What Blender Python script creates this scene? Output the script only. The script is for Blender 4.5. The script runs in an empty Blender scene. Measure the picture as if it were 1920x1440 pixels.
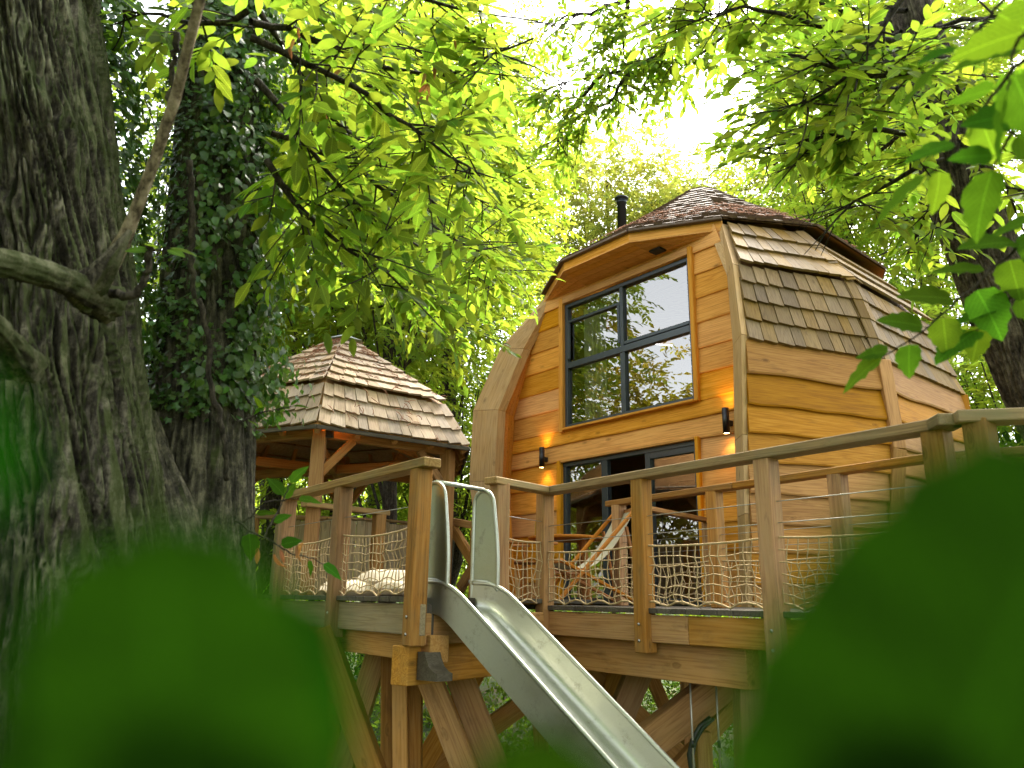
import bpy, math, random
import numpy as np
from mathutils import Matrix, Vector, Quaternion

rnd = random.Random(7)
rng = np.random.default_rng(11)
SC = bpy.context.scene
COL = SC.collection

# ------------------------------------------------------------------ camera
F_PX, HORIZON, ROLL, EYE = 1450.0, 1123.0, math.radians(0.9), 3.65
_p = math.atan((HORIZON - 720) / F_PX)
FW = np.array([0, math.cos(_p), math.sin(_p)])
_U0 = np.array([0, -math.sin(_p), math.cos(_p)])
_R0 = np.array([1.0, 0, 0])
RT = math.cos(ROLL) * _R0 + math.sin(ROLL) * _U0
UPV = -math.sin(ROLL) * _R0 + math.cos(ROLL) * _U0
E0 = np.array([0, 0, EYE])
cam_d = bpy.data.cameras.new('camera')
cam = bpy.data.objects.new('camera', cam_d)
COL.objects.link(cam)
cam.matrix_world = Matrix(((RT[0], UPV[0], -FW[0], E0[0]), (RT[1], UPV[1], -FW[1], E0[1]),
                           (RT[2], UPV[2], -FW[2], E0[2]), (0, 0, 0, 1)))
cam_d.sensor_width = 36.0
cam_d.lens = F_PX / 1920 * 36
cam_d.clip_start = 0.02
cam_d.clip_end = 2000
cam_d.dof.use_dof = True
cam_d.dof.focus_distance = 8.5
cam_d.dof.aperture_fstop = 2.8
SC.camera = cam

# ------------------------------------------------------------------ world, sun, exposure
SUN_EL, SUN_AZ = math.radians(52), math.radians(28)
w = bpy.data.worlds.new('World')
SC.world = w
w.use_nodes = True
nt = w.node_tree
nt.nodes.clear()
sky = nt.nodes.new('ShaderNodeTexSky')
sky.sky_type = 'NISHITA'
sky.sun_disc = False
sky.sun_elevation = SUN_EL
sky.sun_rotation = SUN_AZ
sky.air_density = 1.0
sky.dust_density = 3.5
sky.ozone_density = 0.6
hs = nt.nodes.new('ShaderNodeHueSaturation')
hs.inputs['Saturation'].default_value = 0.30
bg = nt.nodes.new('ShaderNodeBackground')
bg.inputs['Strength'].default_value = 0.15
wo = nt.nodes.new('ShaderNodeOutputWorld')
nt.links.new(sky.outputs[0], hs.inputs['Color'])
nt.links.new(hs.outputs[0], bg.inputs[0])
nt.links.new(bg.outputs[0], wo.inputs[0])
sun_d = bpy.data.lights.new('sun', 'SUN')
sun_d.energy = 1.5
sun_d.angle = math.radians(12)
sun_d.color = (1.0, 0.93, 0.80)
sun = bpy.data.objects.new('sun', sun_d)
COL.objects.link(sun)
_sd = Vector((math.sin(SUN_AZ) * math.cos(SUN_EL), math.cos(SUN_AZ) * math.cos(SUN_EL), math.sin(SUN_EL)))
sun.rotation_euler = _sd.to_track_quat('Z', 'Y').to_euler()
sun.location = (0, 0, 40)
SC.view_settings.view_transform = 'Standard'
SC.view_settings.look = 'None'
SC.view_settings.gamma = 1.0
SC.view_settings.use_curve_mapping = False
SC.view_settings.exposure = 2.65
SC.render.engine = 'CYCLES'
cy = SC.cycles
cy.use_denoising = True
cy.max_bounces = 12
cy.diffuse_bounces = 8
cy.glossy_bounces = 4
cy.transmission_bounces = 8
cy.transparent_max_bounces = 12
cy.sample_clamp_indirect = 6.0
cy.caustics_reflective = False
cy.caustics_refractive = False

# ------------------------------------------------------------------ projection helpers (layout only)
def ray(x, y):
    return FW + RT * (x - 960) / F_PX - UPV * (y - 720) / F_PX
def atz(x, y, z):
    r = ray(x, y)
    return E0 + r * (z - EYE) / r[2]
def aty(x, y, Y):
    r = ray(x, y)
    return E0 + r * Y / r[1]
def atd(x, y, d):
    r = ray(x, y)
    return E0 + r * d / np.linalg.norm(r)
def atplane(x, y, P, n):
    r = ray(x, y)
    return E0 + r * ((np.asarray(P) - E0) @ n) / (r @ n)
def proj(P):
    d = np.asarray(P, float) - E0
    z = d @ FW
    return np.stack([960 + F_PX * (d @ RT) / z, 720 - F_PX * (d @ UPV) / z], -1)
def az(a):
    a = math.radians(a)
    return np.array([math.sin(a), math.cos(a), 0.0])
ZUP = np.array([0, 0, 1.0])
def nrm(v):
    v = np.asarray(v, float)
    return v / (np.linalg.norm(v, axis=-1, keepdims=True) + 1e-12)
def lerp(a, b, t):
    return np.asarray(a) * (1 - t) + np.asarray(b) * t

# ------------------------------------------------------------------ scene helpers
WM = {}
def thing(name, label, cat, loc=(0, 0, 0), group=None):
    o = bpy.data.objects.new(name, None)
    o.empty_display_size = 0.2
    COL.objects.link(o)
    o.location = loc
    WM[o.name] = Matrix.Translation(Vector(loc))
    o['label'] = label
    o['category'] = cat
    if group:
        o['group'] = group
    return o
def place(o, parent, M):
    WM[o.name] = M
    if parent is None:
        o.matrix_world = M
    else:
        o.parent = parent
        o.matrix_local = WM[parent.name].inverted() @ M
def tag(o, label=None, cat=None, group=None, kind=None):
    if label: o['label'] = label
    if cat: o['category'] = cat
    if group: o['group'] = group
    if kind: o['kind'] = kind
    return o
def new_mesh(name, V, Fc, smooth=False):
    """V (n,3); Fc: list of index tuples, or int array (m,k)"""
    me = bpy.data.meshes.new(name)
    V = np.asarray(V, np.float32)
    if isinstance(Fc, np.ndarray):
        m, k = Fc.shape
        me.vertices.add(len(V))
        me.vertices.foreach_set('co', V.ravel())
        me.loops.add(m * k)
        me.loops.foreach_set('vertex_index', Fc.astype(np.int32).ravel())
        me.polygons.add(m)
        me.polygons.foreach_set('loop_start', np.arange(0, m * k, k, dtype=np.int32))
        me.polygons.foreach_set('loop_total', np.full(m, k, np.int32))
        me.update(calc_edges=True)
    else:
        me.from_pydata([tuple(map(float, v)) for v in V], [], Fc)
        me.update()
    if smooth:
        me.polygons.foreach_set('use_smooth', np.ones(len(me.polygons), bool))
    return me
def obj(name, me, mat, parent=None, M=None):
    o = bpy.data.objects.new(name, me)
    COL.objects.link(o)
    if mat is not None and len(me.materials) == 0:
        me.materials.append(mat)
    if M is None:
        M = Matrix.Identity(4)
    place(o, parent, M)
    return o
def mobj(name, V, Fc, mat, parent=None, smooth=False):
    """mesh given in world coordinates; origin put at its centre"""
    V = np.asarray(V, float)
    c = V.mean(0)
    return obj(name, new_mesh(name, V - c, Fc, smooth), mat, parent, Matrix.Translation(Vector(c)))
def frame(p, x, up):
    x = nrm(x); up = np.asarray(up, float)
    y = np.cross(up, x)
    if np.linalg.norm(y) < 1e-4:
        y = np.cross([0, 1.0, 0], x)
    y = nrm(y); z = np.cross(x, y)
    return Matrix(((x[0], y[0], z[0], p[0]), (x[1], y[1], z[1], p[1]), (x[2], y[2], z[2], p[2]), (0, 0, 0, 1)))
def box_mesh(name, L, w, h, b=0.006):
    """beam along local X, chamfered edges"""
    b = min(b, w * .3, h * .3, L * .3)
    def ring(x, i):
        a, c = w / 2 - i, h / 2 - i
        q = b
        return [(x, -a + q, -c), (x, a - q, -c), (x, a, -c + q), (x, a, c - q), (x, a - q, c), (x, -a + q, c), (x, -a, c - q), (x, -a, -c + q)]
    V = ring(-L / 2, b) + ring(-L / 2 + b, 0) + ring(L / 2 - b, 0) + ring(L / 2, b)
    Fc = []
    for r in range(3):
        for k in range(8):
            a = r * 8 + k; c = r * 8 + (k + 1) % 8
            Fc.append((a, a + 8, c + 8, c))
    Fc.append(tuple(range(0, 8)))
    Fc.append(tuple(range(31, 23, -1)))
    return new_mesh(name, np.array(V), [tuple(reversed(f)) for f in Fc])
def beam(name, p0, p1, w, h, mat, parent=None, up=ZUP, b=0.006):
    p0 = np.asarray(p0, float); p1 = np.asarray(p1, float)
    me = box_mesh(name, float(np.linalg.norm(p1 - p0)), w, h, b)
    return obj(name, me, mat, parent, frame((p0 + p1) / 2, p1 - p0, up))
def tube_arrays(P, R, sides=8, caps=True, off=0):
    P = np.asarray(P, float); n = len(P)
    R = np.broadcast_to(np.asarray(R, float), (n,))
    T = np.gradient(P, axis=0) if n > 2 else np.repeat((P[1:] - P[:1]), n, 0)
    T = nrm(T)
    a = np.array([0, 0, 1.0]) if abs(T[0][2]) < .9 else np.array([1.0, 0, 0])
    V = []
    x = nrm(np.cross(a, T[0]))
    for i in range(n):
        x = nrm(x - T[i] * (x @ T[i]))
        y = np.cross(T[i], x)
        th = np.arange(sides) * 2 * math.pi / sides
        V.append(P[i] + R[i] * (np.cos(th)[:, None] * x + np.sin(th)[:, None] * y))
    V = np.concatenate(V)
    i, k = np.meshgrid(np.arange(n - 1), np.arange(sides), indexing='ij')
    a0 = i * sides + k; b0 = i * sides + (k + 1) % sides
    Fq = np.stack([a0, b0, b0 + sides, a0 + sides], -1).reshape(-1, 4) + off
    return V, Fq
class Tubes:
    def __init__(s): s.V = []; s.F = []; s.n = 0
    def add(s, P, R, sides=6):
        V, Fq = tube_arrays(P, R, sides, off=s.n)
        s.V.append(V); s.F.append(Fq); s.n += len(V)
    def build(s, name, mat, parent=None, smooth=True):
        return mobj(name, np.concatenate(s.V), np.concatenate(s.F), mat, parent, smooth)
def tube(name, P, R, mat, parent=None, sides=10):
    t = Tubes(); P = np.asarray(P, float); R = np.broadcast_to(np.asarray(R, float), (len(P),))
    # end caps: close with tiny rings
    d0 = nrm(P[0] - P[1]) * 1e-3; d1 = nrm(P[-1] - P[-2]) * 1e-3
    P = np.vstack([P[:1] + d0, P, P[-1:] + d1]); R = np.concatenate([[R[0] * .02], R, [R[-1] * .02]])
    t.add(P, R, sides)
    return t.build(name, mat, parent)
def lathe(name, prof, c, axis, mat, parent=None, n=20, smooth=True):
    """prof list of (r,h) about axis from point c"""
    axis = nrm(axis); a = np.array([1.0, 0, 0]) if abs(axis[0]) < .8 else np.array([0, 1.0, 0])
    x = nrm(np.cross(axis, a)); y = np.cross(axis, x)
    th = np.arange(n) * 2 * math.pi / n
    V = np.concatenate([np.asarray(c) + axis * h + r * (np.cos(th)[:, None] * x + np.sin(th)[:, None] * y) for r, h in prof])
    m = len(prof)
    i, k = np.meshgrid(np.arange(m - 1), np.arange(n), indexing='ij')
    a0 = i * n + k; b0 = i * n + (k + 1) % n
    Fq = np.stack([a0, b0, b0 + n, a0 + n], -1).reshape(-1, 4)
    return mobj(name, V, Fq, mat, parent, smooth)
def prism(name, poly, d, mat, parent=None, b=0):
    """planar polygon (world pts) extruded by vector d"""
    poly = np.asarray(poly, float); n = len(poly)
    V = np.vstack([poly, poly + np.asarray(d, float)])
    Fc = [tuple(range(n)), tuple(range(2 * n - 1, n - 1, -1))] + [((k + 1) % n, k, k + n, (k + 1) % n + n) for k in range(n)]
    return mobj(name, V, Fc, mat, parent)

# ------------------------------------------------------------------ numpy value noise
_lat = rng.random((256, 256)).astype(np.float32)
def vnoise(x, y):
    x = np.asarray(x, float); y = np.asarray(y, float)
    xi = np.floor(x).astype(int); yi = np.floor(y).astype(int)
    fx = x - xi; fy = y - yi
    fx = fx * fx * (3 - 2 * fx); fy = fy * fy * (3 - 2 * fy)
    g = lambda a, b: _lat[a % 256, b % 256]
    return (g(xi, yi) * (1 - fx) * (1 - fy) + g(xi + 1, yi) * fx * (1 - fy) + g(xi, yi + 1) * (1 - fx) * fy + g(xi + 1, yi + 1) * fx * fy)
def fbm(x, y, o=4):
    s = 0; a = 1; t = 0
    for _ in range(o):
        s = s + a * vnoise(x, y); t += a; a *= .5; x = x * 2.03 + 17; y = y * 2.03 + 31
    return s / t

# ------------------------------------------------------------------ materials
def mat_new(name):
    m = bpy.data.materials.new(name)
    m.use_nodes = True
    m.node_tree.nodes.clear()
    return m, m.node_tree, m.node_tree.nodes, m.node_tree.links
def N(nt, t, **kw):
    n = nt.nodes.new('ShaderNode' + t)
    for k, v in kw.items():
        setattr(n, k, v)
    return n
def ramp(nt, stops):
    r = N(nt, 'ValToRGB')
    e = r.color_ramp.elements
    while len(e) < len(stops): e.new(0.5)
    for k, (p, c) in enumerate(stops):
        e[k].position = p; e[k].color = (*c, 1)
    return r
def math_n(nt, op, a, b=None):
    n = N(nt, 'Math', operation=op)
    for i, v in enumerate((a, b)):
        if v is None: continue
        if isinstance(v, (int, float)): n.inputs[i].default_value = v
        else: nt.links.new(v, n.inputs[i])
    return n.outputs[0]
def mix_c(nt, fac, a, b, bt='MIX'):
    n = N(nt, 'Mix', data_type='RGBA', blend_type=bt)
    for s, v in ((0, fac), (6, a), (7, b)):
        if isinstance(v, (int, float)): n.inputs[s].default_value = v
        elif isinstance(v, tuple): n.inputs[s].default_value = (*v, 1)
        else: nt.links.new(v, n.inputs[s])
    return n.outputs[2]
def wood(name, dark, mid, light, rough=.7, grain=1.0, weather=None, wamt=.5, knots=True, stain=.35, hue=.12):
    m, nt, nd, lk = mat_new(name)
    tc = N(nt, 'TexCoord'); oi = N(nt, 'ObjectInfo')
    off = N(nt, 'Vector' + 'Math', operation='SCALE') if False else N(nt, 'VectorMath', operation='MULTIPLY_ADD')
    cmb = N(nt, 'CombineXYZ')
    r1 = math_n(nt, 'MULTIPLY', oi.outputs['Random'], 37.0)
    r2 = math_n(nt, 'MULTIPLY', oi.outputs['Random'], 91.7)
    lk.new(r1, cmb.inputs[0]); lk.new(r2, cmb.inputs[1]); lk.new(r1, cmb.inputs[2])
    lk.new(tc.outputs['Object'], off.inputs[0]); off.inputs[1].default_value = (1, 1, 1); lk.new(cmb.outputs[0], off.inputs[2])
    P = off.outputs[0]
    def scaled(v):
        s = N(nt, 'VectorMath', operation='MULTIPLY'); lk.new(P, s.inputs[0]); s.inputs[1].default_value = v; return s.outputs[0]
    # knots distort the grain
    kn = N(nt, 'TexVoronoi', feature='F1'); kn.inputs['Scale'].default_value = 1.0
    lk.new(scaled((2.2, 5.0, 5.0)), kn.inputs['Vector'])
    kr = ramp(nt, [(0.0, (1, 1, 1)), (.16, (0, 0, 0))]); lk.new(kn.outputs['Distance'], kr.inputs[0])
    # rings
    wv = N(nt, 'TexNoise'); wv.inputs['Scale'].default_value = 1.0; wv.inputs['Detail'].default_value = 2
    lk.new(scaled((.45, 11, 11)), wv.inputs['Vector'])
    ringv = math_n(nt, 'MULTIPLY_ADD', wv.outputs[0], 9.0)
    nd[-1].inputs[2].default_value = 0
    ringk = math_n(nt, 'MULTIPLY_ADD', kr.outputs[0], 2.5); lk.new(ringv, nd[-1].inputs[2])
    ring = math_n(nt, 'PINGPONG', ringk, .5)
    ring2 = math_n(nt, 'MULTIPLY', ring, 2.0)
    fine = N(nt, 'TexNoise'); fine.inputs['Scale'].default_value = 1.0; fine.inputs['Detail'].default_value = 4
    lk.new(scaled((5 * grain, 110 * grain, 110 * grain)), fine.inputs['Vector'])
    blot = N(nt, 'TexNoise'); blot.inputs['Scale'].default_value = 1.0; blot.inputs['Detail'].default_value = 3
    lk.new(scaled((1.6, 4, 4)), blot.inputs['Vector'])
    f = math_n(nt, 'ADD', math_n(nt, 'MULTIPLY', ring2, .26), math_n(nt, 'MULTIPLY', fine.outputs[0], .50))
    f = math_n(nt, 'ADD', f, math_n(nt, 'MULTIPLY', blot.outputs[0], .28))
    cr = ramp(nt, [(.22, dark), (.52, mid), (.85, light)]); lk.new(f, cr.inputs[0])
    c = cr.outputs[0]
    if knots:
        c = mix_c(nt, math_n(nt, 'MULTIPLY', kr.outputs[0], .75), c, tuple(x * .32 for x in dark))
    if weather:
        wn = N(nt, 'TexNoise'); wn.inputs['Scale'].default_value = 1.0; wn.inputs['Detail'].default_value = 5; wn.inputs['Roughness'].default_value = .65
        lk.new(scaled((2.2, 6, 6)), wn.inputs['Vector'])
        wr = ramp(nt, [(.42, (0, 0, 0)), (.72, (wamt,) * 3)]); lk.new(wn.outputs[0], wr.inputs[0])
        c = mix_c(nt, wr.outputs[0], c, weather)
    if stain:
        sn = N(nt, 'TexNoise'); sn.inputs['Scale'].default_value = 1.0; sn.inputs['Detail'].default_value = 6; sn.inputs['Roughness'].default_value = .7
        lk.new(scaled((3.1, 9, 9)), sn.inputs['Vector'])
        sr = ramp(nt, [(.56, (0, 0, 0)), (.80, (stain,) * 3)]); lk.new(sn.outputs[0], sr.inputs[0])
        c = mix_c(nt, sr.outputs[0], c, (.035, .026, .018))
    hsv = N(nt, 'HueSaturation')
    lk.new(c, hsv.inputs['Color'])
    lk.new(math_n(nt, 'MULTIPLY_ADD', oi.outputs['Random'], hue * 3.2), hsv.inputs['Value']); nd[-1].inputs[2].default_value = 1 - hue * 1.6
    rr = N(nt, 'Math', operation='FRACT'); lk.new(r2, rr.inputs[0])
    lk.new(math_n(nt, 'MULTIPLY_ADD', rr.outputs[0], hue * 2.2), hsv.inputs['Saturation']); nd[-1].inputs[2].default_value = 1 - hue * 1.1
    bs = N(nt, 'BsdfPrincipled'); bs.inputs['Roughness'].default_value = rough
    bs.inputs['Specular IOR Level'].default_value = .15
    lk.new(hsv.outputs[0], bs.inputs['Base Color'])
    bp = N(nt, 'Bump'); bp.inputs['Strength'].default_value = .45; bp.inputs['Distance'].default_value = .004
    lk.new(f, bp.inputs['Height']); lk.new(bp.outputs[0], bs.inputs['Normal'])
    o = N(nt, 'OutputMaterial'); lk.new(bs.outputs[0], o.inputs[0])
    return m
def plain(name, col, rough=.5, metal=0, emit=None, estr=0, noise=.0, nscale=20, bump=0.0):
    m, nt, nd, lk = mat_new(name)
    bs = N(nt, 'BsdfPrincipled'); bs.inputs['Base Color'].default_value = (*col, 1)
    bs.inputs['Roughness'].default_value = rough; bs.inputs['Metallic'].default_value = metal
    if noise or bump:
        tc = N(nt, 'TexCoord'); n1 = N(nt, 'TexNoise'); n1.inputs['Scale'].default_value = nscale; n1.inputs['Detail'].default_value = 5
        lk.new(tc.outputs['Object'], n1.inputs['Vector'])
        cr = ramp(nt, [(.3, tuple(x * (1 - noise) for x in col)), (.7, tuple(min(1, x * (1 + noise)) for x in col))])
        lk.new(n1.outputs[0], cr.inputs[0]); lk.new(cr.outputs[0], bs.inputs['Base Color'])
        if bump:
            bp = N(nt, 'Bump'); bp.inputs['Strength'].default_value = bump; bp.inputs['Distance'].default_value = .01
            lk.new(n1.outputs[0], bp.inputs['Height']); lk.new(bp.outputs[0], bs.inputs['Normal'])
    if emit:
        bs.inputs['Emission Color'].default_value = (*emit, 1); bs.inputs['Emission Strength'].default_value = estr
    o = N(nt, 'OutputMaterial'); lk.new(bs.outputs[0], o.inputs[0])
    return m
def leaf_mat(name, refl, trans, tfac=.55, rough=.45, var=.35, veins=False, spec=.35):
    m, nt, nd, lk = mat_new(name)
    at = N(nt, 'Attribute', attribute_name='var'); oi = N(nt, 'ObjectInfo')
    r = N(nt, 'Math', operation='FRACT'); lk.new(math_n(nt, 'ADD', at.outputs['Fac'], oi.outputs['Random']), r.inputs[0])
    v = math_n(nt, 'MULTIPLY_ADD', r.outputs[0], 2 * var); nd[-1].inputs[2].default_value = 1 - var
    h = math_n(nt, 'MULTIPLY_ADD', N(nt, 'Math', operation='FRACT').outputs[0], .05)
    fr = nd[-2]; lk.new(math_n(nt, 'MULTIPLY', r.outputs[0], 7.31), fr.inputs[0])
    hnode = [n for n in nd if n.type == 'MATH' and n.operation == 'MULTIPLY_ADD'][-1]
    hnode.inputs[2].default_value = .475
    # veins / mottling
    tc = N(nt, 'TexCoord'); ns = N(nt, 'TexNoise'); ns.inputs['Scale'].default_value = 26; ns.inputs['Detail'].default_value = 3
    lk.new(tc.outputs['Object'], ns.inputs['Vector'])
    mot = math_n(nt, 'MULTIPLY_ADD', ns.outputs[0], .5); nd[-1].inputs[2].default_value = .75
    vv = math_n(nt, 'MULTIPLY', v, mot)
    if veins:
        sx = N(nt, 'SeparateXYZ'); lk.new(tc.outputs['Object'], sx.inputs[0])
        ay = math_n(nt, 'ABSOLUTE', sx.outputs[1])
        lat = math_n(nt, 'PINGPONG', math_n(nt, 'MULTIPLY', math_n(nt, 'SUBTRACT', sx.outputs[0], math_n(nt, 'MULTIPLY', ay, .8)), 11.0), .5)
        l1 = ramp(nt, [(0.0, (.34, .34, .34)), (.12, (0, 0, 0))]); lk.new(lat, l1.inputs[0])
        l2 = ramp(nt, [(0.004, (.5, .5, .5)), (.016, (0, 0, 0))]); lk.new(ay, l2.inputs[0])
        # small insect spots
        vo = N(nt, 'TexVoronoi'); vo.inputs['Scale'].default_value = 9; lk.new(math_n(nt, 'ADD', 0.0, 0.0), vo.inputs['Randomness']) if False else None
        ov = N(nt, 'VectorMath', operation='ADD'); cx_ = N(nt, 'CombineXYZ'); lk.new(math_n(nt, 'MULTIPLY', oi.outputs['Random'], 50.0), cx_.inputs[0])
        lk.new(tc.outputs['Object'], ov.inputs[0]); lk.new(cx_.outputs[0], ov.inputs[1]); lk.new(ov.outputs[0], vo.inputs['Vector'])
        sp = ramp(nt, [(.05, (.45, .45, .45)), (.10, (1, 1, 1))]); lk.new(vo.outputs['Distance'], sp.inputs[0])
        vv = math_n(nt, 'MULTIPLY', vv, math_n(nt, 'ADD', 1.0, math_n(nt, 'SUBTRACT', math_n(nt, 'MULTIPLY', l1.outputs[0], -1.0), math_n(nt, 'MULTIPLY', l2.outputs[0], -1.6))))
        vv = math_n(nt, 'MULTIPLY', vv, sp.outputs[0])
    def tint(col):
        q = N(nt, 'HueSaturation'); q.inputs['Color'].default_value = (*col, 1)
        lk.new(vv, q.inputs['Value']); lk.new(h, q.inputs['Hue']); return q.outputs[0]
    bs = N(nt, 'BsdfPrincipled'); bs.inputs['Roughness'].default_value = rough; bs.inputs['Specular IOR Level'].default_value = spec
    lk.new(tint(refl), bs.inputs['Base Color'])
    tr = N(nt, 'BsdfTranslucent'); lk.new(tint(trans), tr.inputs['Color'])
    mx = N(nt, 'MixShader'); mx.inputs[0].default_value = tfac
    lk.new(bs.outputs[0], mx.inputs[1]); lk.new(tr.outputs[0], mx.inputs[2])
    o = N(nt, 'OutputMaterial'); lk.new(mx.outputs[0], o.inputs[0])
    return m
def bark_mat(name, c0, c1, c2, moss=(.06, .085, .015), mossamt=.5, scale=1.0, mossdir=None):
    m, nt, nd, lk = mat_new(name)
    tc = N(nt, 'TexCoord'); mp = N(nt, 'Mapping'); mp.inputs['Scale'].default_value = (9 * scale, 9 * scale, 2.0 * scale)
    lk.new(tc.outputs['Object'], mp.inputs[0])
    n1 = N(nt, 'TexNoise'); n1.inputs['Scale'].default_value = 1.6; n1.inputs['Detail'].default_value = 9; n1.inputs['Roughness'].default_value = .7
    lk.new(mp.outputs[0], n1.inputs['Vector'])
    n2 = N(nt, 'TexNoise'); n2.inputs['Scale'].default_value = 16; n2.inputs['Detail'].default_value = 6; n2.inputs['Roughness'].default_value = .75
    lk.new(tc.outputs['Object'], n2.inputs['Vector'])
    f = math_n(nt, 'ADD', math_n(nt, 'MULTIPLY', n1.outputs[0], .6), math_n(nt, 'MULTIPLY', n2.outputs[0], .4))
    cr = ramp(nt, [(.41, c0), (.5, c1), (.60, c2)]); lk.new(f, cr.inputs[0])
    c = cr.outputs[0]
    n3 = N(nt, 'TexNoise'); n3.inputs['Scale'].default_value = 1.7; n3.inputs['Detail'].default_value = 7; n3.inputs['Roughness'].default_value = .65
    lk.new(tc.outputs['Object'], n3.inputs['Vector'])
    mm = n3.outputs[0]
    if mossdir:
        ge = N(nt, 'NewGeometry'); dt = N(nt, 'VectorMath', operation='DOT_PRODUCT'); lk.new(ge.outputs['Normal'], dt.inputs[0]); dt.inputs[1].default_value = mossdir
        mm = math_n(nt, 'ADD', mm, math_n(nt, 'MULTIPLY', dt.outputs['Value'], .22))
    mr = ramp(nt, [(.56, (0, 0, 0)), (.74, (mossamt,) * 3)]); lk.new(mm, mr.inputs[0])
    c = mix_c(nt, mr.outputs[0], c, moss)
    bs = N(nt, 'BsdfPrincipled'); bs.inputs['Roughness'].default_value = .9; bs.inputs['Specular IOR Level'].default_value = .15
    lk.new(c, bs.inputs['Base Color'])
    bp = N(nt, 'Bump'); bp.inputs['Strength'].default_value = 1.0; bp.inputs['Distance'].default_value = .035
    lk.new(f, bp.inputs['Height']); lk.new(bp.outputs[0], bs.inputs['Normal'])
    o = N(nt, 'OutputMaterial'); lk.new(bs.outputs[0], o.inputs[0])
    return m
def glass_mat(name):
    m, nt, nd, lk = mat_new(name)
    fr = N(nt, 'Fresnel'); fr.inputs['IOR'].default_value = 3.0
    t = N(nt, 'BsdfTransparent'); t.inputs['Color'].default_value = (.93, .96, .92, 1)
    g = N(nt, 'BsdfGlossy'); g.inputs['Roughness'].default_value = .0; g.inputs['Color'].default_value = (1, .97, .9, 1)
    mx = N(nt, 'MixShader'); lk.new(fr.outputs[0], mx.inputs[0]); lk.new(t.outputs[0], mx.inputs[1]); lk.new(g.outputs[0], mx.inputs[2])
    o = N(nt, 'OutputMaterial'); lk.new(mx.outputs[0], o.inputs[0])
    return m
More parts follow.
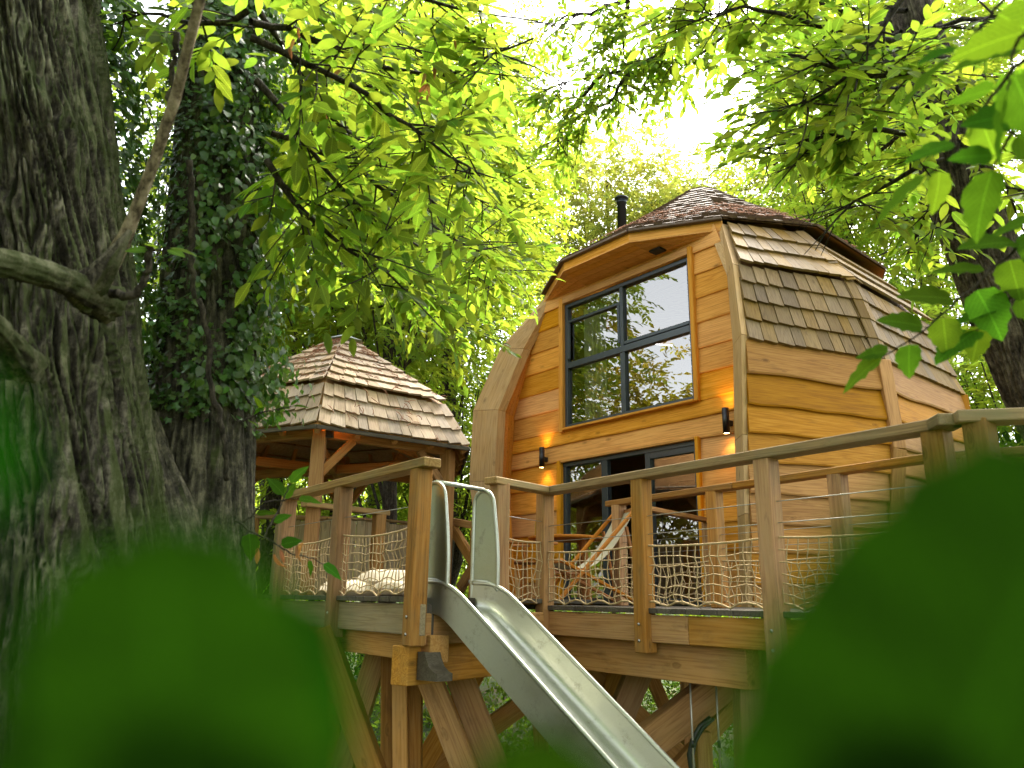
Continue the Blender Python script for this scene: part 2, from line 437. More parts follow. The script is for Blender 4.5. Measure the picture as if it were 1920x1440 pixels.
M_ = {
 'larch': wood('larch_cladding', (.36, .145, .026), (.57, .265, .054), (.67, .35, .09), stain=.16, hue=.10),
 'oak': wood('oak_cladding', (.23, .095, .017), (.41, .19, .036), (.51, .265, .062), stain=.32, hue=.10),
 'reveal': wood('reveal_boards', (.36, .13, .02), (.55, .235, .04), (.64, .30, .06), stain=.1, hue=.05),
 'pale': wood('silvered_rib', (.27, .155, .058), (.45, .285, .115), (.54, .37, .17), weather=(.36, .27, .15), wamt=.35, stain=.25, hue=.06),
 'rail': wood('weathered_rail', (.16, .088, .034), (.31, .19, .078), (.40, .265, .12), weather=(.20, .185, .10), wamt=.6, stain=.5, hue=.10),
 'post': wood('douglas_post', (.19, .08, .024), (.36, .172, .054), (.46, .25, .09), weather=(.20, .165, .085), wamt=.5, stain=.6, hue=.14),
 'beam': wood('douglas_beam', (.25, .115, .034), (.44, .225, .07), (.53, .30, .11), weather=(.30, .22, .11), wamt=.3, stain=.5, hue=.14),
 'fascia': wood('greyed_fascia', (.20, .14, .075), (.34, .25, .14), (.42, .33, .20), weather=(.24, .22, .15), wamt=.5, stain=.4, hue=.08),
 'deck': wood('dark_decking', (.05, .04, .03), (.09, .075, .055), (.13, .11, .08), stain=.5, hue=.12),
 'shingle': wood('wall_shingle', (.095, .052, .014), (.18, .112, .034), (.24, .158, .056), weather=(.135, .10, .040), wamt=.4, stain=.40, hue=.16),
 'gshingle': wood('gazebo_shingle', (.20, .135, .085), (.35, .255, .165), (.43, .325, .22), weather=(.28, .225, .165), wamt=.4, stain=.22, hue=.14),
 'rshingle': wood('roof_shingle', (.055, .032, .019), (.11, .069, .041), (.17, .115, .072), weather=(.095, .078, .06), wamt=.5, stain=.4, hue=.22, grain=.6),
 'gbeam': wood('gazebo_timber', (.20, .09, .028), (.34, .175, .06), (.42, .235, .09), stain=.3, hue=.08),
 'furn': wood('oiled_teak', (.22, .075, .02), (.38, .15, .04), (.48, .21, .065), stain=.1, hue=.10),
 'alu': plain('grey_aluminium', (.045, .055, .06), .38, .3),
 'black': plain('black_powder_coat', (.008, .008, .009), .45),
 'steel': plain('brushed_steel', (.44, .45, .38), .42, 1.0, noise=.10, nscale=9),
 'steelfin': plain('steel_fin', (.36, .39, .31), .36, 1.0, noise=.12, nscale=6),
 'pipe': plain('flue_steel', (.03, .035, .04), .35, .8),
 'rope': plain('natural_rope', (.42, .30, .15), .9, noise=.2, nscale=60),
 'cable': plain('steel_cable', (.35, .33, .28), .4, .8),
 'canvas': plain('cream_canvas', (.46, .41, .29), .9, noise=.06, nscale=30),
 'cushion': plain('cream_cushion', (.62, .53, .38), .95, noise=.08, nscale=14),
 'curtain': plain('cream_curtain', (.84, .80, .62), .95),
 'inside': wood('interior_panel', (.20, .085, .025), (.33, .155, .05), (.42, .21, .075), stain=0, hue=.05),
 'dark': plain('dark_underlay', (.02, .017, .013), .95),
 'bolt': plain('zinc_bolt', (.45, .45, .43), .4, 1.0),
 'glass': glass_mat('window_glass'),
 'bottle': plain('amber_bottle', (.35, .20, .02), .15),
 'lampglow': plain('warm_diffuser', (.9, .6, .3), .5, emit=(1.0, .55, .18), estr=12),
 'catkin': plain('dry_catkin', (.20, .075, .025), .9, noise=.4, nscale=8),
 'bark': bark_mat('chestnut_bark', (.012, .010, .0078), (.050, .042, .032), (.19, .165, .125), mossamt=.45, mossdir=(1.4, .1, .35)),
 'bark2': bark_mat('mossy_bark', (.016, .014, .010), (.06, .054, .036), (.17, .15, .10), mossamt=.7, mossdir=(-.3, -.3, .8)),
 'bark3': bark_mat('right_bark', (.016, .012, .009), (.07, .055, .04), (.17, .14, .10), mossamt=.25),
 'twig': bark_mat('twig_bark', (.012, .010, .008), (.04, .032, .024), (.09, .075, .055), mossamt=.2, scale=3),
 'deadwood': bark_mat('pale_deadwood', (.05, .035, .022), (.19, .145, .095), (.36, .29, .20), mossamt=.1, scale=2),
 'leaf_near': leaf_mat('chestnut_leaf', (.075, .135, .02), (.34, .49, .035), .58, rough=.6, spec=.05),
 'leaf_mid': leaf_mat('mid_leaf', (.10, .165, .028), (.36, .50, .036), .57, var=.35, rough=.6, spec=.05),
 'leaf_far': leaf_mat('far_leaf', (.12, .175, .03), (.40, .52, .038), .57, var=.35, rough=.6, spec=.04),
 'leaf_haze': leaf_mat('haze_pale_leaf', (.20, .235, .075), (.46, .49, .07), .52, var=.35, rough=.6, spec=.04),  # distance haze put into the leaf colour, paler than the nearer crowns
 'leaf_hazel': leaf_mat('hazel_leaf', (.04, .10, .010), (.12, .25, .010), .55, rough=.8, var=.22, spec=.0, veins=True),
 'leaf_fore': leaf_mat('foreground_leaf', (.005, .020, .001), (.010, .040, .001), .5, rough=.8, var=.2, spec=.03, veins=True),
 'leaf_near_v': leaf_mat('veined_chestnut_leaf', (.08, .145, .02), (.37, .52, .035), .58, rough=.6, spec=.05, veins=True),
 'leaf_gold': leaf_mat('golden_leaf', (.22, .21, .03), (.55, .46, .03), .5, var=.35, rough=.6, spec=.03),
 'ivy': leaf_mat('ivy_leaf', (.06, .12, .024), (.12, .24, .025), .38, rough=.35, var=.45, spec=.5),
 'under': leaf_mat('undergrowth_leaf', (.08, .14, .025), (.26, .40, .03), .5, var=.45, rough=.6, spec=.1),
 'dryleaf': leaf_mat('dry_leaf', (.28, .12, .04), (.45, .20, .06), .5, var=.25),
}
def steel_mat(name, col, r0, r1):
    m, nt, nd, lk = mat_new(name)
    tc = N(nt, 'TexCoord'); n1 = N(nt, 'TexNoise'); n1.inputs['Scale'].default_value = 3.5; n1.inputs['Detail'].default_value = 8; n1.inputs['Roughness'].default_value = .7
    lk.new(tc.outputs['Object'], n1.inputs['Vector'])
    mp = N(nt, 'Mapping'); mp.inputs['Rotation'].default_value = (0, math.radians(-37), math.radians(40)); mp.inputs['Scale'].default_value = (2, 90, 90); lk.new(tc.outputs['Object'], mp.inputs[0])
    n2 = N(nt, 'TexNoise'); n2.inputs['Scale'].default_value = 1.0; n2.inputs['Detail'].default_value = 4; lk.new(mp.outputs[0], n2.inputs['Vector'])
    n3 = N(nt, 'TexNoise'); n3.inputs['Scale'].default_value = 9; n3.inputs['Detail'].default_value = 7; n3.inputs['Roughness'].default_value = .8; lk.new(tc.outputs['Object'], n3.inputs['Vector'])
    f = math_n(nt, 'ADD', math_n(nt, 'MULTIPLY', n1.outputs[0], .6), math_n(nt, 'MULTIPLY', n2.outputs[0], .4))
    rr = ramp(nt, [(.35, (r0,) * 3), (.65, (r1,) * 3)]); lk.new(f, rr.inputs[0])
    dirt = ramp(nt, [(.56, (0, 0, 0)), (.72, (.6, .6, .6))]); lk.new(n3.outputs[0], dirt.inputs[0])
    c0 = ramp(nt, [(.3, tuple(x * .82 for x in col)), (.7, col)]); lk.new(f, c0.inputs[0])
    c = mix_c(nt, dirt.outputs[0], c0.outputs[0], (.13, .12, .075))
    bs = N(nt, 'BsdfPrincipled'); lk.new(c, bs.inputs['Base Color']); lk.new(rr.outputs[0], bs.inputs['Roughness'])
    lk.new(math_n(nt, 'SUBTRACT', 1.0, math_n(nt, 'MULTIPLY', dirt.outputs[0], .7)), bs.inputs['Metallic'])
    bp = N(nt, 'Bump'); bp.inputs['Strength'].default_value = .12; bp.inputs['Distance'].default_value = .004; lk.new(n2.outputs[0], bp.inputs['Height']); lk.new(bp.outputs[0], bs.inputs['Normal'])
    o = N(nt, 'OutputMaterial'); lk.new(bs.outputs[0], o.inputs[0]); return m
M_['steel'] = steel_mat('brushed_steel', (.46, .47, .40), .30, .52)
M_['steelfin'] = steel_mat('steel_fin', (.38, .41, .32), .34, .5)
def ground_mat():
    m, nt, nd, lk = mat_new('forest_floor')
    tc = N(nt, 'TexCoord'); n1 = N(nt, 'TexNoise'); n1.inputs['Scale'].default_value = .9; n1.inputs['Detail'].default_value = 9; n1.inputs['Roughness'].default_value = .7
    lk.new(tc.outputs['Object'], n1.inputs['Vector'])
    cr = ramp(nt, [(.35, (.03, .055, .012)), (.5, (.06, .085, .02)), (.62, (.11, .07, .035)), (.75, (.20, .12, .06))]); lk.new(n1.outputs[0], cr.inputs[0])
    bs = N(nt, 'BsdfPrincipled'); bs.inputs['Roughness'].default_value = .95; lk.new(cr.outputs[0], bs.inputs['Base Color'])
    bp = N(nt, 'Bump'); bp.inputs['Strength'].default_value = .8; bp.inputs['Distance'].default_value = .1; lk.new(n1.outputs[0], bp.inputs['Height']); lk.new(bp.outputs[0], bs.inputs['Normal'])
    o = N(nt, 'OutputMaterial'); lk.new(bs.outputs[0], o.inputs[0]); return m
M_['ground'] = ground_mat()
# ================================================================== terrain
ZD = 3.6                                   # deck level
def gz(x, y):
    x = np.asarray(x, float); y = np.asarray(y, float)
    s = np.clip(y / 6.0, 0, 1)
    z = 1.9 * (1 - s) + 0.25 * s
    z = z + 0.10 * np.clip(y - 13, 0, 60) + .05 * np.clip(-y, 0, 80)
    z = z + .06 * np.clip(-x - 5, 0, 40) + .03 * np.clip(x - 8, 0, 60)
    return z + .5 * (fbm(x * .13 + 50, y * .13 + 50, 3) - .5)
def build_ground():
    t = np.linspace(-1, 1, 141)
    g = np.sign(t) * (np.abs(t) ** 2.6) * 420
    X, Y = np.meshgrid(g, g + 8, indexing='ij')
    Z = gz(X, Y)
    n = len(t)
    V = np.stack([X, Y, Z], -1).reshape(-1, 3)
    i, j = np.meshgrid(np.arange(n - 1), np.arange(n - 1), indexing='ij')
    a = i * n + j
    Fq = np.stack([a, a + n, a + n + 1, a + 1], -1).reshape(-1, 4)
    o = obj('ground', new_mesh('ground', V, Fq, True), M_['ground'])
    tag(o, 'sloping forest floor of leaf litter and moss', 'ground', kind='structure')
build_ground()

# ================================================================== treehouse
HU = az(140.5)
HN = np.array([HU[1], -HU[0], 0.0])        # outward normal of the glazed front
HP = atz(1062, 870, ZD + 2.1); HP = np.array([HP[0], HP[1], ZD])
CU = 1.25
def H(u, t, h):
    return HP + HU * u + HN * t + ZUP * h
house = thing('treehouse', 'barrel shaped wooden treehouse with glazed front and shingled shoulders on the raised deck', 'treehouse', tuple(H(CU, -2.4, 0)))
# profile levels: height -> (half width, t) for front corner, second corner, third corner
HL = [-.05, 1.0, 1.87, 3.06, 4.14, 5.10]
FC = [(2.28, .60), (2.44, .79), (2.54, .88), (2.57, .82), (2.30, .49), (1.78, -.09)]
def loc2(px, py, h):
    Q = atz(px, py, ZD + h) - HP
    return (float(Q @ HU) - CU, float(Q @ HN))
C2 = [(2.98, -1.05), (3.18, -1.12), (3.30, -1.17), (3.25, -1.14), (2.99, -1.16), (2.30, -1.22)]
C3 = [(2.95, -3.70), (3.15, -3.70), (3.27, -3.70), (3.22, -3.70), (2.95, -3.62), (2.28, -3.5)]
BC = [(2.2, -5.2), (2.4, -5.4), (2.5, -5.5), (2.5, -5.45), (2.2, -5.1), (1.7, -4.6)]
def interp(tab, h):
    h = np.asarray(h, float)
    return np.interp(h, HL, [a for a, _ in tab]), np.interp(h, HL, [b for _, b in tab])
def corner(tab, h, side=1):
    a, b = interp(tab, h)
    return H(CU + side * float(a), float(b), float(h))




def panel_frame(T1, T2, h, s1=1, s2=1):
    return corner(T1, h, s1), corner(T2, h, s2)
def waney_board(name, A0, B0, A1, B1, mat, parent, proud=.035, seed=0, wav=.03, thick=.03, nx=14):
    """lapped board: bottom edge A0-B0 (proud, wavy), top edge A1-B1. World points."""
    A0, B0, A1, B1 = (np.asarray(p, float) for p in (A0, B0, A1, B1))
    X = nrm(B0 - A0); upd = nrm((A1 + B1) / 2 - (A0 + B0) / 2)
    n = nrm(np.cross(X, upd))
    if n @ (np.array([0, 0, ZD + 2.0]) - (H(CU, -2.4, 2) * 0 + A0)) < 0: n = -n
    t = np.linspace(0, 1, nx)
    L = np.linalg.norm(B0 - A0)
    wob = (fbm(t * L * 1.1 + seed * 7.3, np.full(nx, seed * 3.1), 3) - .5) * 2 * wav
    rows = []
    for k in range(nx):
        b0 = lerp(A0, B0, t[k]); b1 = lerp(A1, B1, t[k])
        b = b0 - upd * (.02 + wob[k])
        top = b1 + upd * .035
        rows.append([b + n * (proud - thick), b + n * proud * .86, b + upd * .02 + n * proud, lerp(b, top, .55) + n * (proud * .62), top + n * .008, top + n * (-.012)])
    V = np.array(rows).reshape(-1, 3); m = 6
    Fc = []
    for k in range(nx - 1):
        for j in range(m - 1):
            a = k * m + j
            Fc.append((a, a + m, a + m + 1, a + 1))
    Fc.append(tuple(range(m)))
    Fc.append(tuple((nx - 1) * m + j for j in range(m - 1, -1, -1)))
    c = (A0 + B0 + A1 + B1) / 4
    Mx = frame(c, X, upd)
    inv = np.array(Mx.inverted())
    Vl = V @ inv[:3, :3].T + inv[:3, 3]
    # normals outward?
    f0 = Fc[2]
    nn = np.cross(V[f0[1]] - V[f0[0]], V[f0[3]] - V[f0[0]])
    if nn @ n < 0: Fc = [tuple(reversed(f)) for f in Fc]
    return obj(name, new_mesh(name, Vl, Fc), mat, parent, Mx)

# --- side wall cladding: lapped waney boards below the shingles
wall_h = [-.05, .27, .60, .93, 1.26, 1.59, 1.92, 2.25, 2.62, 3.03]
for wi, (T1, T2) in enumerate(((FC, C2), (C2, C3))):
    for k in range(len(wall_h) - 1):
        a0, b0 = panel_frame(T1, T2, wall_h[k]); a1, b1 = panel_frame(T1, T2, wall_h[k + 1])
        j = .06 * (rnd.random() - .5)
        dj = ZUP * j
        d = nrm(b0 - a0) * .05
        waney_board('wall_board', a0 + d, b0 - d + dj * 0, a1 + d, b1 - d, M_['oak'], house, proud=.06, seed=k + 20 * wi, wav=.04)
# inner shell (all sides), slightly inside the cladding
def shell():
    rings = []
    for h in HL:
        seq = [(FC, 1), (C2, 1), (C3, 1), (BC, 1), (BC, -1), (C3, -1), (C2, -1), (FC, -1)]
        rings.append([corner(T, h, s) for T, s in seq])
    R = np.array(rings); c = R.mean(1, keepdims=True); c[..., 2] = R[..., 2][:, :1]
    R = c + (R - c) * .985
    V = R.reshape(-1, 3); n = 8; Fc = []
    for i in range(len(HL) - 1):
        for k in range(7):
            a = i * n + k
            Fc.append((a, a + 1, a + n + 1, a + n))
    return mobj('shell_wall', V, Fc, M_['inside'], house)
shell()
# --- corner ribs between side walls
for T, s, w_ in ((C2, 1, .2), (C3, 1, .16)):
    hs_ = [-.05, 1.0, 1.87, 3.0]
    for k in range(3):
        p0 = corner(T, hs_[k], s); p1 = corner(T, hs_[k + 1], s)
        o_ = nrm(p0 - H(CU, -2.4, hs_[k])) * .012
        o_[2] = 0
        beam('corner_rib', p0 + o_, p1 + o_, w_, .13, M_['oak'], house, up=nrm(np.array([o_[0], o_[1], 0])))
# --- arched front ribs, segment by segment
RIBH = HL
def inner(tab_k, side):
    a, b = FC[tab_k]
    sh = [.26, .27, .28, .29, .26, .20][tab_k]
    return (a - sh, b - min(.28, b + .05 if tab_k < 5 else .0))
for side in (-1, 1):
    for k in range(len(HL) - 1):
        q = []
        for kk in (k, k + 1):
            a, b = FC[kk]; ia, ib = inner(kk, side); h = HL[kk]
            gap = .003 if kk == k else -.003
            O = H(CU + side * (a + .02), b + .03, h + gap); I = H(CU + side * ia, ib + .03, h + gap)
            back = -HN * .16
            q.append([O, I, I + back, O + back + side * HU * .03])
        V = np.array(q).reshape(-1, 3)
        Fc = [(0, 1, 5, 4), (1, 2, 6, 5), (2, 3, 7, 6), (3, 0, 4, 7), (3, 2, 1, 0), (4, 5, 6, 7)]
        if side > 0: Fc = [tuple(reversed(f)) for f in Fc]
        c = V.mean(0); Mx = frame(c, V[4] - V[0], HN)
        inv = np.array(Mx.inverted()); Vl = V @ inv[:3, :3].T + inv[:3, 3]
        obj('rib_segment', new_mesh('rib_segment', Vl, Fc), M_['pale'], house, Mx)
# --- splayed reveal between rib and facade: narrow vertical boards
FE = [2.52, 2.57, 2.60, 2.52, 2.10, 1.70]      # facade half width at the levels
for side in (-1, 1):
    for k in range(len(HL) - 1):
        nb = 5
        ia0, ib0 = inner(k, side); ia1, ib1 = inner(k + 1, side)
        for b in range(nb):
            t0, t1 = b / nb + .012, (b + 1) / nb - .012
            def pt(kk, ia, ib, t):
                return H(CU + side * (ia * (1 - t) + FE[kk] * t + .0), (ib + .0) * (1 - t) + 0 * t, HL[kk])
            V = np.array([pt(k, ia0, ib0, t0), pt(k, ia0, ib0, t1), pt(k + 1, ia1, ib1, t1), pt(k + 1, ia1, ib1, t0)])
            nn = nrm(np.cross(V[1] - V[0], V[3] - V[0]))
            if nn @ (H(CU, .5, 2) - V[0]) < 0: nn = -nn
            prism('reveal_board', V, -nn * .02, M_['reveal'], house)
# --- facade boards
WIN = (0.0, 2.55, 2.66, 4.75)
DOOR = (-.05, 2.52, -.02, 2.12)
fac_h = [-.05, .32, .68, 1.04, 1.40, 1.76, 2.14, 2.42, 2.66, 3.02, 3.38, 3.74, 4.10, 4.46, 4.76, 5.12]
def fe(h): return float(np.interp(h, HL, FE))
for k in range(len(fac_h) - 1):
    h0, h1 = fac_h[k], fac_h[k + 1]
    L0, L1 = CU - fe(h0), CU - fe(h1)
    R0, R1 = CU + fe(h0), CU + fe(h1)
    if h1 <= DOOR[3] + .03: segs = [((L0, L1), (DOOR[0] - .09,) * 2), ((DOOR[1] + .05,) * 2, (R0, R1))]
    elif h0 >= WIN[2] - .01 and h1 <= WIN[3] + .02: segs = [((L0, L1), (WIN[0] - .09,) * 2), ((WIN[1] + .07,) * 2, (R0, R1))]
    else: segs = [((L0, L1), (R0, R1))]
    for (a, b) in segs:
        full = b[0] - a[0] > 3
        lap = -.03 if not (full and abs(h0 - 2.14) < .01) else .01
        waney_board('facade_board', H(a[0], 0, h0 + (.015 if full else 0)), H(b[0], 0, h0 + (.015 if full else 0)), H(a[1], 0, h1), H(b[1], 0, h1), M_['larch'], house,
                    proud=.035 if not full else .045, seed=60 + k * 2 + int(a[0] > 1), wav=.022 if full else .012)
# backing behind facade around openings
def quad_uv(name, u0, u1, h0, h1, t, mat, th=.04):
    return prism(name, [H(u0, t, h0), H(u1, t, h0), H(u1, t, h1), H(u0, t, h1)], -HN * th, mat, house)
for (u0, u1, h0, h1) in ((CU - 2.5, DOOR[0], -.05, 2.12), (DOOR[1], CU + 2.5, -.05, 2.12), (CU - 2.5, CU + 2.5, 2.13, 2.65),
                         (CU - 1.75, WIN[0] - .005, 2.66, 4.75), (WIN[1] + .005, CU + 1.75, 2.66, 4.75), (CU - 1.68, CU + 1.68, 4.76, 5.08)):
    quad_uv('wall_backing', u0, u1, h0, h1, -.03, M_['inside'])
# --- timber casings
def casing(p0, p1, w_, d_): return beam('casing', p0, p1, w_, d_, M_['larch'], house, up=HN)
u0, u1, h0, h1 = WIN
casing(H(u0 - .045, .03, h0 - .06), H(u0 - .045, .03, h1 + .12), .09, .11)
casing(H(u1 + .035, .03, h0 - .03), H(u1 + .035, .03, h1 + .12), .07, .11)
casing(H(u0 - .0, .03, h1 + .065), H(u1 + .0, .03, h1 + .065), .11, .11)
casing(H(u0 - .0, .045, h0 - .02), H(u1 + .0, .045, h0 - .02), .035, .13)
u0, u1, h0, h1 = DOOR
casing(H(u0 - .045, .03, h0), H(u0 - .045, .03, h1 + .03), .09, .11)
casing(H(u1 + .03, .03, h0), H(u1 + .03, .03, h1 + .03), .055, .11)
casing(H(u0, .03, h1 + .012), H(u1, .03, h1 + .012), .035, .115)
# --- window
def bar(name, a, b, w_, d_, par): return beam(name, a, b, w_, d_, M_['alu'], par, up=HN, b=.004)
def pane(u0, u1, h0, h1, t, par):
    return mobj('pane', np.array([H(u0, t, h0), H(u1, t, h0), H(u1, t, h1), H(u0, t, h1)]), [(0, 1, 2, 3)], M_['glass'], par)
def empty_part(name, parent, p):
    o = bpy.data.objects.new(name, None); COL.objects.link(o); o.empty_display_size = .1
    place(o, parent, Matrix.Translation(Vector(p))); return o
win = empty_part('window', house, H(1.27, 0, 2.66))
u0, u1, h0, h1 = WIN
for a, b in (((u0 + .03, h0), (u0 + .03, h1)), ((u1 - .03, h0), (u1 - .03, h1))):
    bar('frame', H(a[0], -.02, a[1]), H(b[0], -.02, b[1]), .06, .09, win)
for hh, ww in ((h0 + .03, .06), (h1 - .03, .06), (3.69, .10)):
    bar('frame', H(u0 + .06, -.02, hh), H(u1 - .06, -.02, hh), ww, .088, win)
bar('frame', H(1.235, -.022, h0 + .06), H(1.235, -.022, 3.64), .09, .08, win)
bar('frame', H(1.235, -.022, 3.74), H(1.235, -.022, h1 - .06), .07, .08, win)
bar('frame', H(u0 + .06, -.024, 4.44), H(1.20, -.024, 4.44), .045, .075, win)
# opening sash in the upper row, a little proud
for a, b in (((u0 + .085, 3.80), (u0 + .085, 4.41)), ((1.18, 3.80), (1.18, 4.41))):
    bar('frame', H(a[0], .01, a[1]), H(b[0], .01, b[1]), .045, .04, win)
bar('frame', H(1.29, .01, 3.775), H(u1 - .06, .01, 3.775), .05, .04, win)
for (a, b, c_, d_) in ((u0 + .05, 1.2, 2.71, 3.65), (1.28, u1 - .05, 2.71, 3.65), (u0 + .05, 1.2, 3.73, 4.43), (u0 + .05, 1.2, 4.46, 4.70), (1.27, u1 - .05, 3.73, 4.70)):
    pane(a, b, c_, d_, -.03, win)
# --- sliding door
door = empty_part('door', house, H(1.25, 0, 0))
u0, u1, h0, h1 = DOOR
bar('frame', H(u0, -.02, h1 - .035), H(u1, -.02, h1 - .035), .07, .1, door)
for uu, ww in ((u0 + .03, .06), (.83, .12), (1.66, .09), (u1 - .03, .06)):
    bar('frame', H(uu, -.022, h0), H(uu, -.022, h1 - .07), ww, .09, door)
bar('frame', H(u0 + .06, -.02, .04), H(.77, -.02, .04), .09, .08, door)
bar('frame', H(1.70, -.02, .04), H(u1 - .06, -.02, .04), .09, .08, door)
bar('frame', H(1.70, -.018, h1 - .11), H(u1 - .06, -.018, h1 - .11), .09, .07, door)
pane(u0 + .05, .79, .08, h1 - .07, -.03, door)
pane(1.70, u1 - .05, .08, h1 - .15, -.03, door)
# --- inside: floors, back wall, rafters, curtains
prism('interior_floor', [H(-1.3, -.06, -.02), H(3.8, -.06, -.02), H(3.9, -5, -.02), H(-1.4, -5, -.02)], -ZUP * .05, M_['inside'], house)
prism('loft_floor', [H(-1.3, -.06, 2.40), H(3.8, -.06, 2.40), H(3.9, -5, 2.40), H(-1.4, -5, 2.40)], -ZUP * .18, M_['inside'], house)
prism('interior_wall', [H(-.9, -3.4, -.02), H(3.4, -3.4, -.02), H(3.0, -3.4, 5.15), H(-.5, -3.4, 5.15)], -HN * .05, M_['inside'], house)
for k in range(5):
    uu = .1 + k * .6
    beam('rafter', H(uu, -.12, 5.2), H(uu, -3.2, 6.3), .09, .14, M_['larch'], house)
beam('rafter', H(-.3, -1.2, 5.35), H(2.9, -1.2, 5.35), .12, .18, M_['larch'], house)
beam('rafter', H(-.3, -2.2, 5.55), H(2.9, -2.2, 5.55), .12, .18, M_['larch'], house)
def curtain(u0, u1, h0, h1, t, name_label, folds):
    nx = 60
    tt = np.linspace(0, 1, nx)
    U = u0 + (u1 - u0) * tt
    T = t + .035 * np.sin(tt * folds * 2 * math.pi) + .01 * np.sin(tt * 23)
    V = np.array([[H(U[i], T[i], h0), H(U[i] + .01 * math.sin(i), T[i] * .9 - .02, (h0 + h1) / 2), H(U[i], T[i], h1)] for i in range(nx)]).reshape(-1, 3)
    Fc = [(i * 3 + j, i * 3 + 3 + j, i * 3 + 4 + j, i * 3 + 1 + j) for i in range(nx - 1) for j in range(2)]
    o = mobj('curtain', V, Fc, M_['curtain'], None, True)
    return tag(o, name_label, 'curtain')
curtain(.20, .66, 2.60, 4.68, -.24, 'cream curtain gathered at the left of the upstairs window', 5)
curtain(2.34, 2.50, .0, 2.02, -.22, 'pale curtain hanging behind the right pane of the sliding door', 3)

# --- shingles: one mesh per width class, each shingle an object
_shm = {}
def shingle_mesh(w_, L, th, mat):
    key = (round(w_, 3), round(L, 3), round(th, 4), mat.name, rnd.randrange(3))
    if key not in _shm:
        w2 = key[0] / 2; L = key[1]; th = key[2]
        c = [rnd.uniform(-.004, .004) for _ in range(8)]
        # X runs up the slope from the butt; butt is thick, top is thin
        V = [(0 + c[0], -w2, 0), (0 + c[1], w2, 0), (L, w2, 0), (L, -w2, 0),
             (0.0 + c[0], -w2 + .001, th), (0.0 + c[1], w2 - .001, th), (L, w2 - .001, .004), (L, -w2 + .001, .004)]
        me = new_mesh('shingle', np.array(V), [(3, 2, 1, 0), (4, 5, 6, 7), (0, 1, 5, 4), (1, 2, 6, 5), (2, 3, 7, 6), (3, 0, 4, 7)])
        me.materials.append(mat)
        _shm[key] = me
    return _shm[key]
def shingle_rows(A0, B0, A1, B1, rows, wid, mat, parent, th=.028, name='shingle', over=1.28, lift=.0, ctr=None, jit=.012, last_cut=0):
    """facet with bottom edge A0-B0 and top edge A1-B1"""
    A0, B0, A1, B1 = (np.asarray(p, float) for p in (A0, B0, A1, B1))
    n = nrm(np.cross(B0 - A0, A1 - A0))
    if ctr is not None and n @ (A0 - ctr) < 0: n = -n
    for r in range(rows):
        a = lerp(A0, A1, r / rows); b = lerp(B0, B1, r / rows)
        a2 = lerp(A0, A1, (r + 1) / rows); b2 = lerp(B0, B1, (r + 1) / rows)
        L = np.linalg.norm(b - a); x = nrm(b - a)
        upd = nrm(np.cross(n, x));
        if upd @ (a2 - a) < 0: upd = -upd
        hgt = abs((a2 - a) @ upd)
        cnt = max(1, int(round(L / wid)))
        ws = np.array([rnd.uniform(.8, 1.25) for _ in range(cnt)]); ws = ws / ws.sum() * L
        pos = 0
        for q in range(cnt):
            wq = ws[q]
            tq = (pos + wq / 2) / L; pos += wq
            # keep the shingle inside the slanted sides
            Ls = hgt * (over if r < rows - 1 else 1.0)
            wi = max(.03, round((wq - .006) / .02) * .02 - .004) if wq > .05 else wq - .004
            wi = min(wi, wq - .003)
            p = lerp(a, b, tq) + n * (.012 + lift) - upd * rnd.uniform(0, jit)
            base_dir = upd - n * (th / max(Ls, .05)) * .9 * 0
            tl = nrm(upd * 1.0 - n * (.010 / max(hgt, .05)))
            # sideways lean to follow the facet's slant
            ce0 = lerp(a, b, tq); ce1 = lerp(a2, b2, tq)
            dirv = nrm(ce1 - ce0); dirv = nrm(dirv - n * (.010 / max(hgt, .05)))
            Mx = frame(p, dirv, n)
            o = obj(name, shingle_mesh(wi, round(Ls, 2), th, mat), mat, parent, Mx)
HC = H(CU, -2.4, 2.5)
for wi, (T1, T2) in enumerate(((FC, C2), (C2, C3))):
    a = [corner(T1, h) for h in (3.0, 4.14, 5.08)]; b = [corner(T2, h) for h in (3.0, 4.14, 5.08)]
    e = nrm(b[0] - a[0]) * (.06 if wi == 0 else .0)
    shingle_rows(a[0] + e, b[0], a[1] + e, b[1], 4, .2, M_['shingle'], house, th=.035, ctr=HC, lift=.02)
    shingle_rows(a[1] + e, b[1], a[2] + e, b[2], 3, .2, M_['shingle'], house, th=.035, ctr=HC, lift=.055)
# hip capping boards on the shingled corner
for hs_, rows in (((3.0, 4.14), 4), ((4.14, 5.08), 3)):
    for r in range(rows):
        q0 = corner(C2, hs_[0] + (hs_[1] - hs_[0]) * r / rows); q1 = corner(C2, hs_[0] + (hs_[1] - hs_[0]) * (r + 1.15) / rows)
        out = nrm((q0 - HC) * np.array([1, 1, 0])); off = .05 if hs_[0] < 4 else .075
        for sgn, T in ((-1, FC), (1, C3)):
            dd = nrm(corner(T, hs_[0]) - corner(C2, hs_[0]))
            nn = nrm(np.cross(dd, ZUP)); nn = nn if nn @ out > 0 else -nn
            beam('hip_shingle', q0 + dd * .07 + nn * off + out * .015, q1 + dd * .07 + nn * (off - .015) + out * .015, .15, .02, M_['shingle'], house, up=nn)
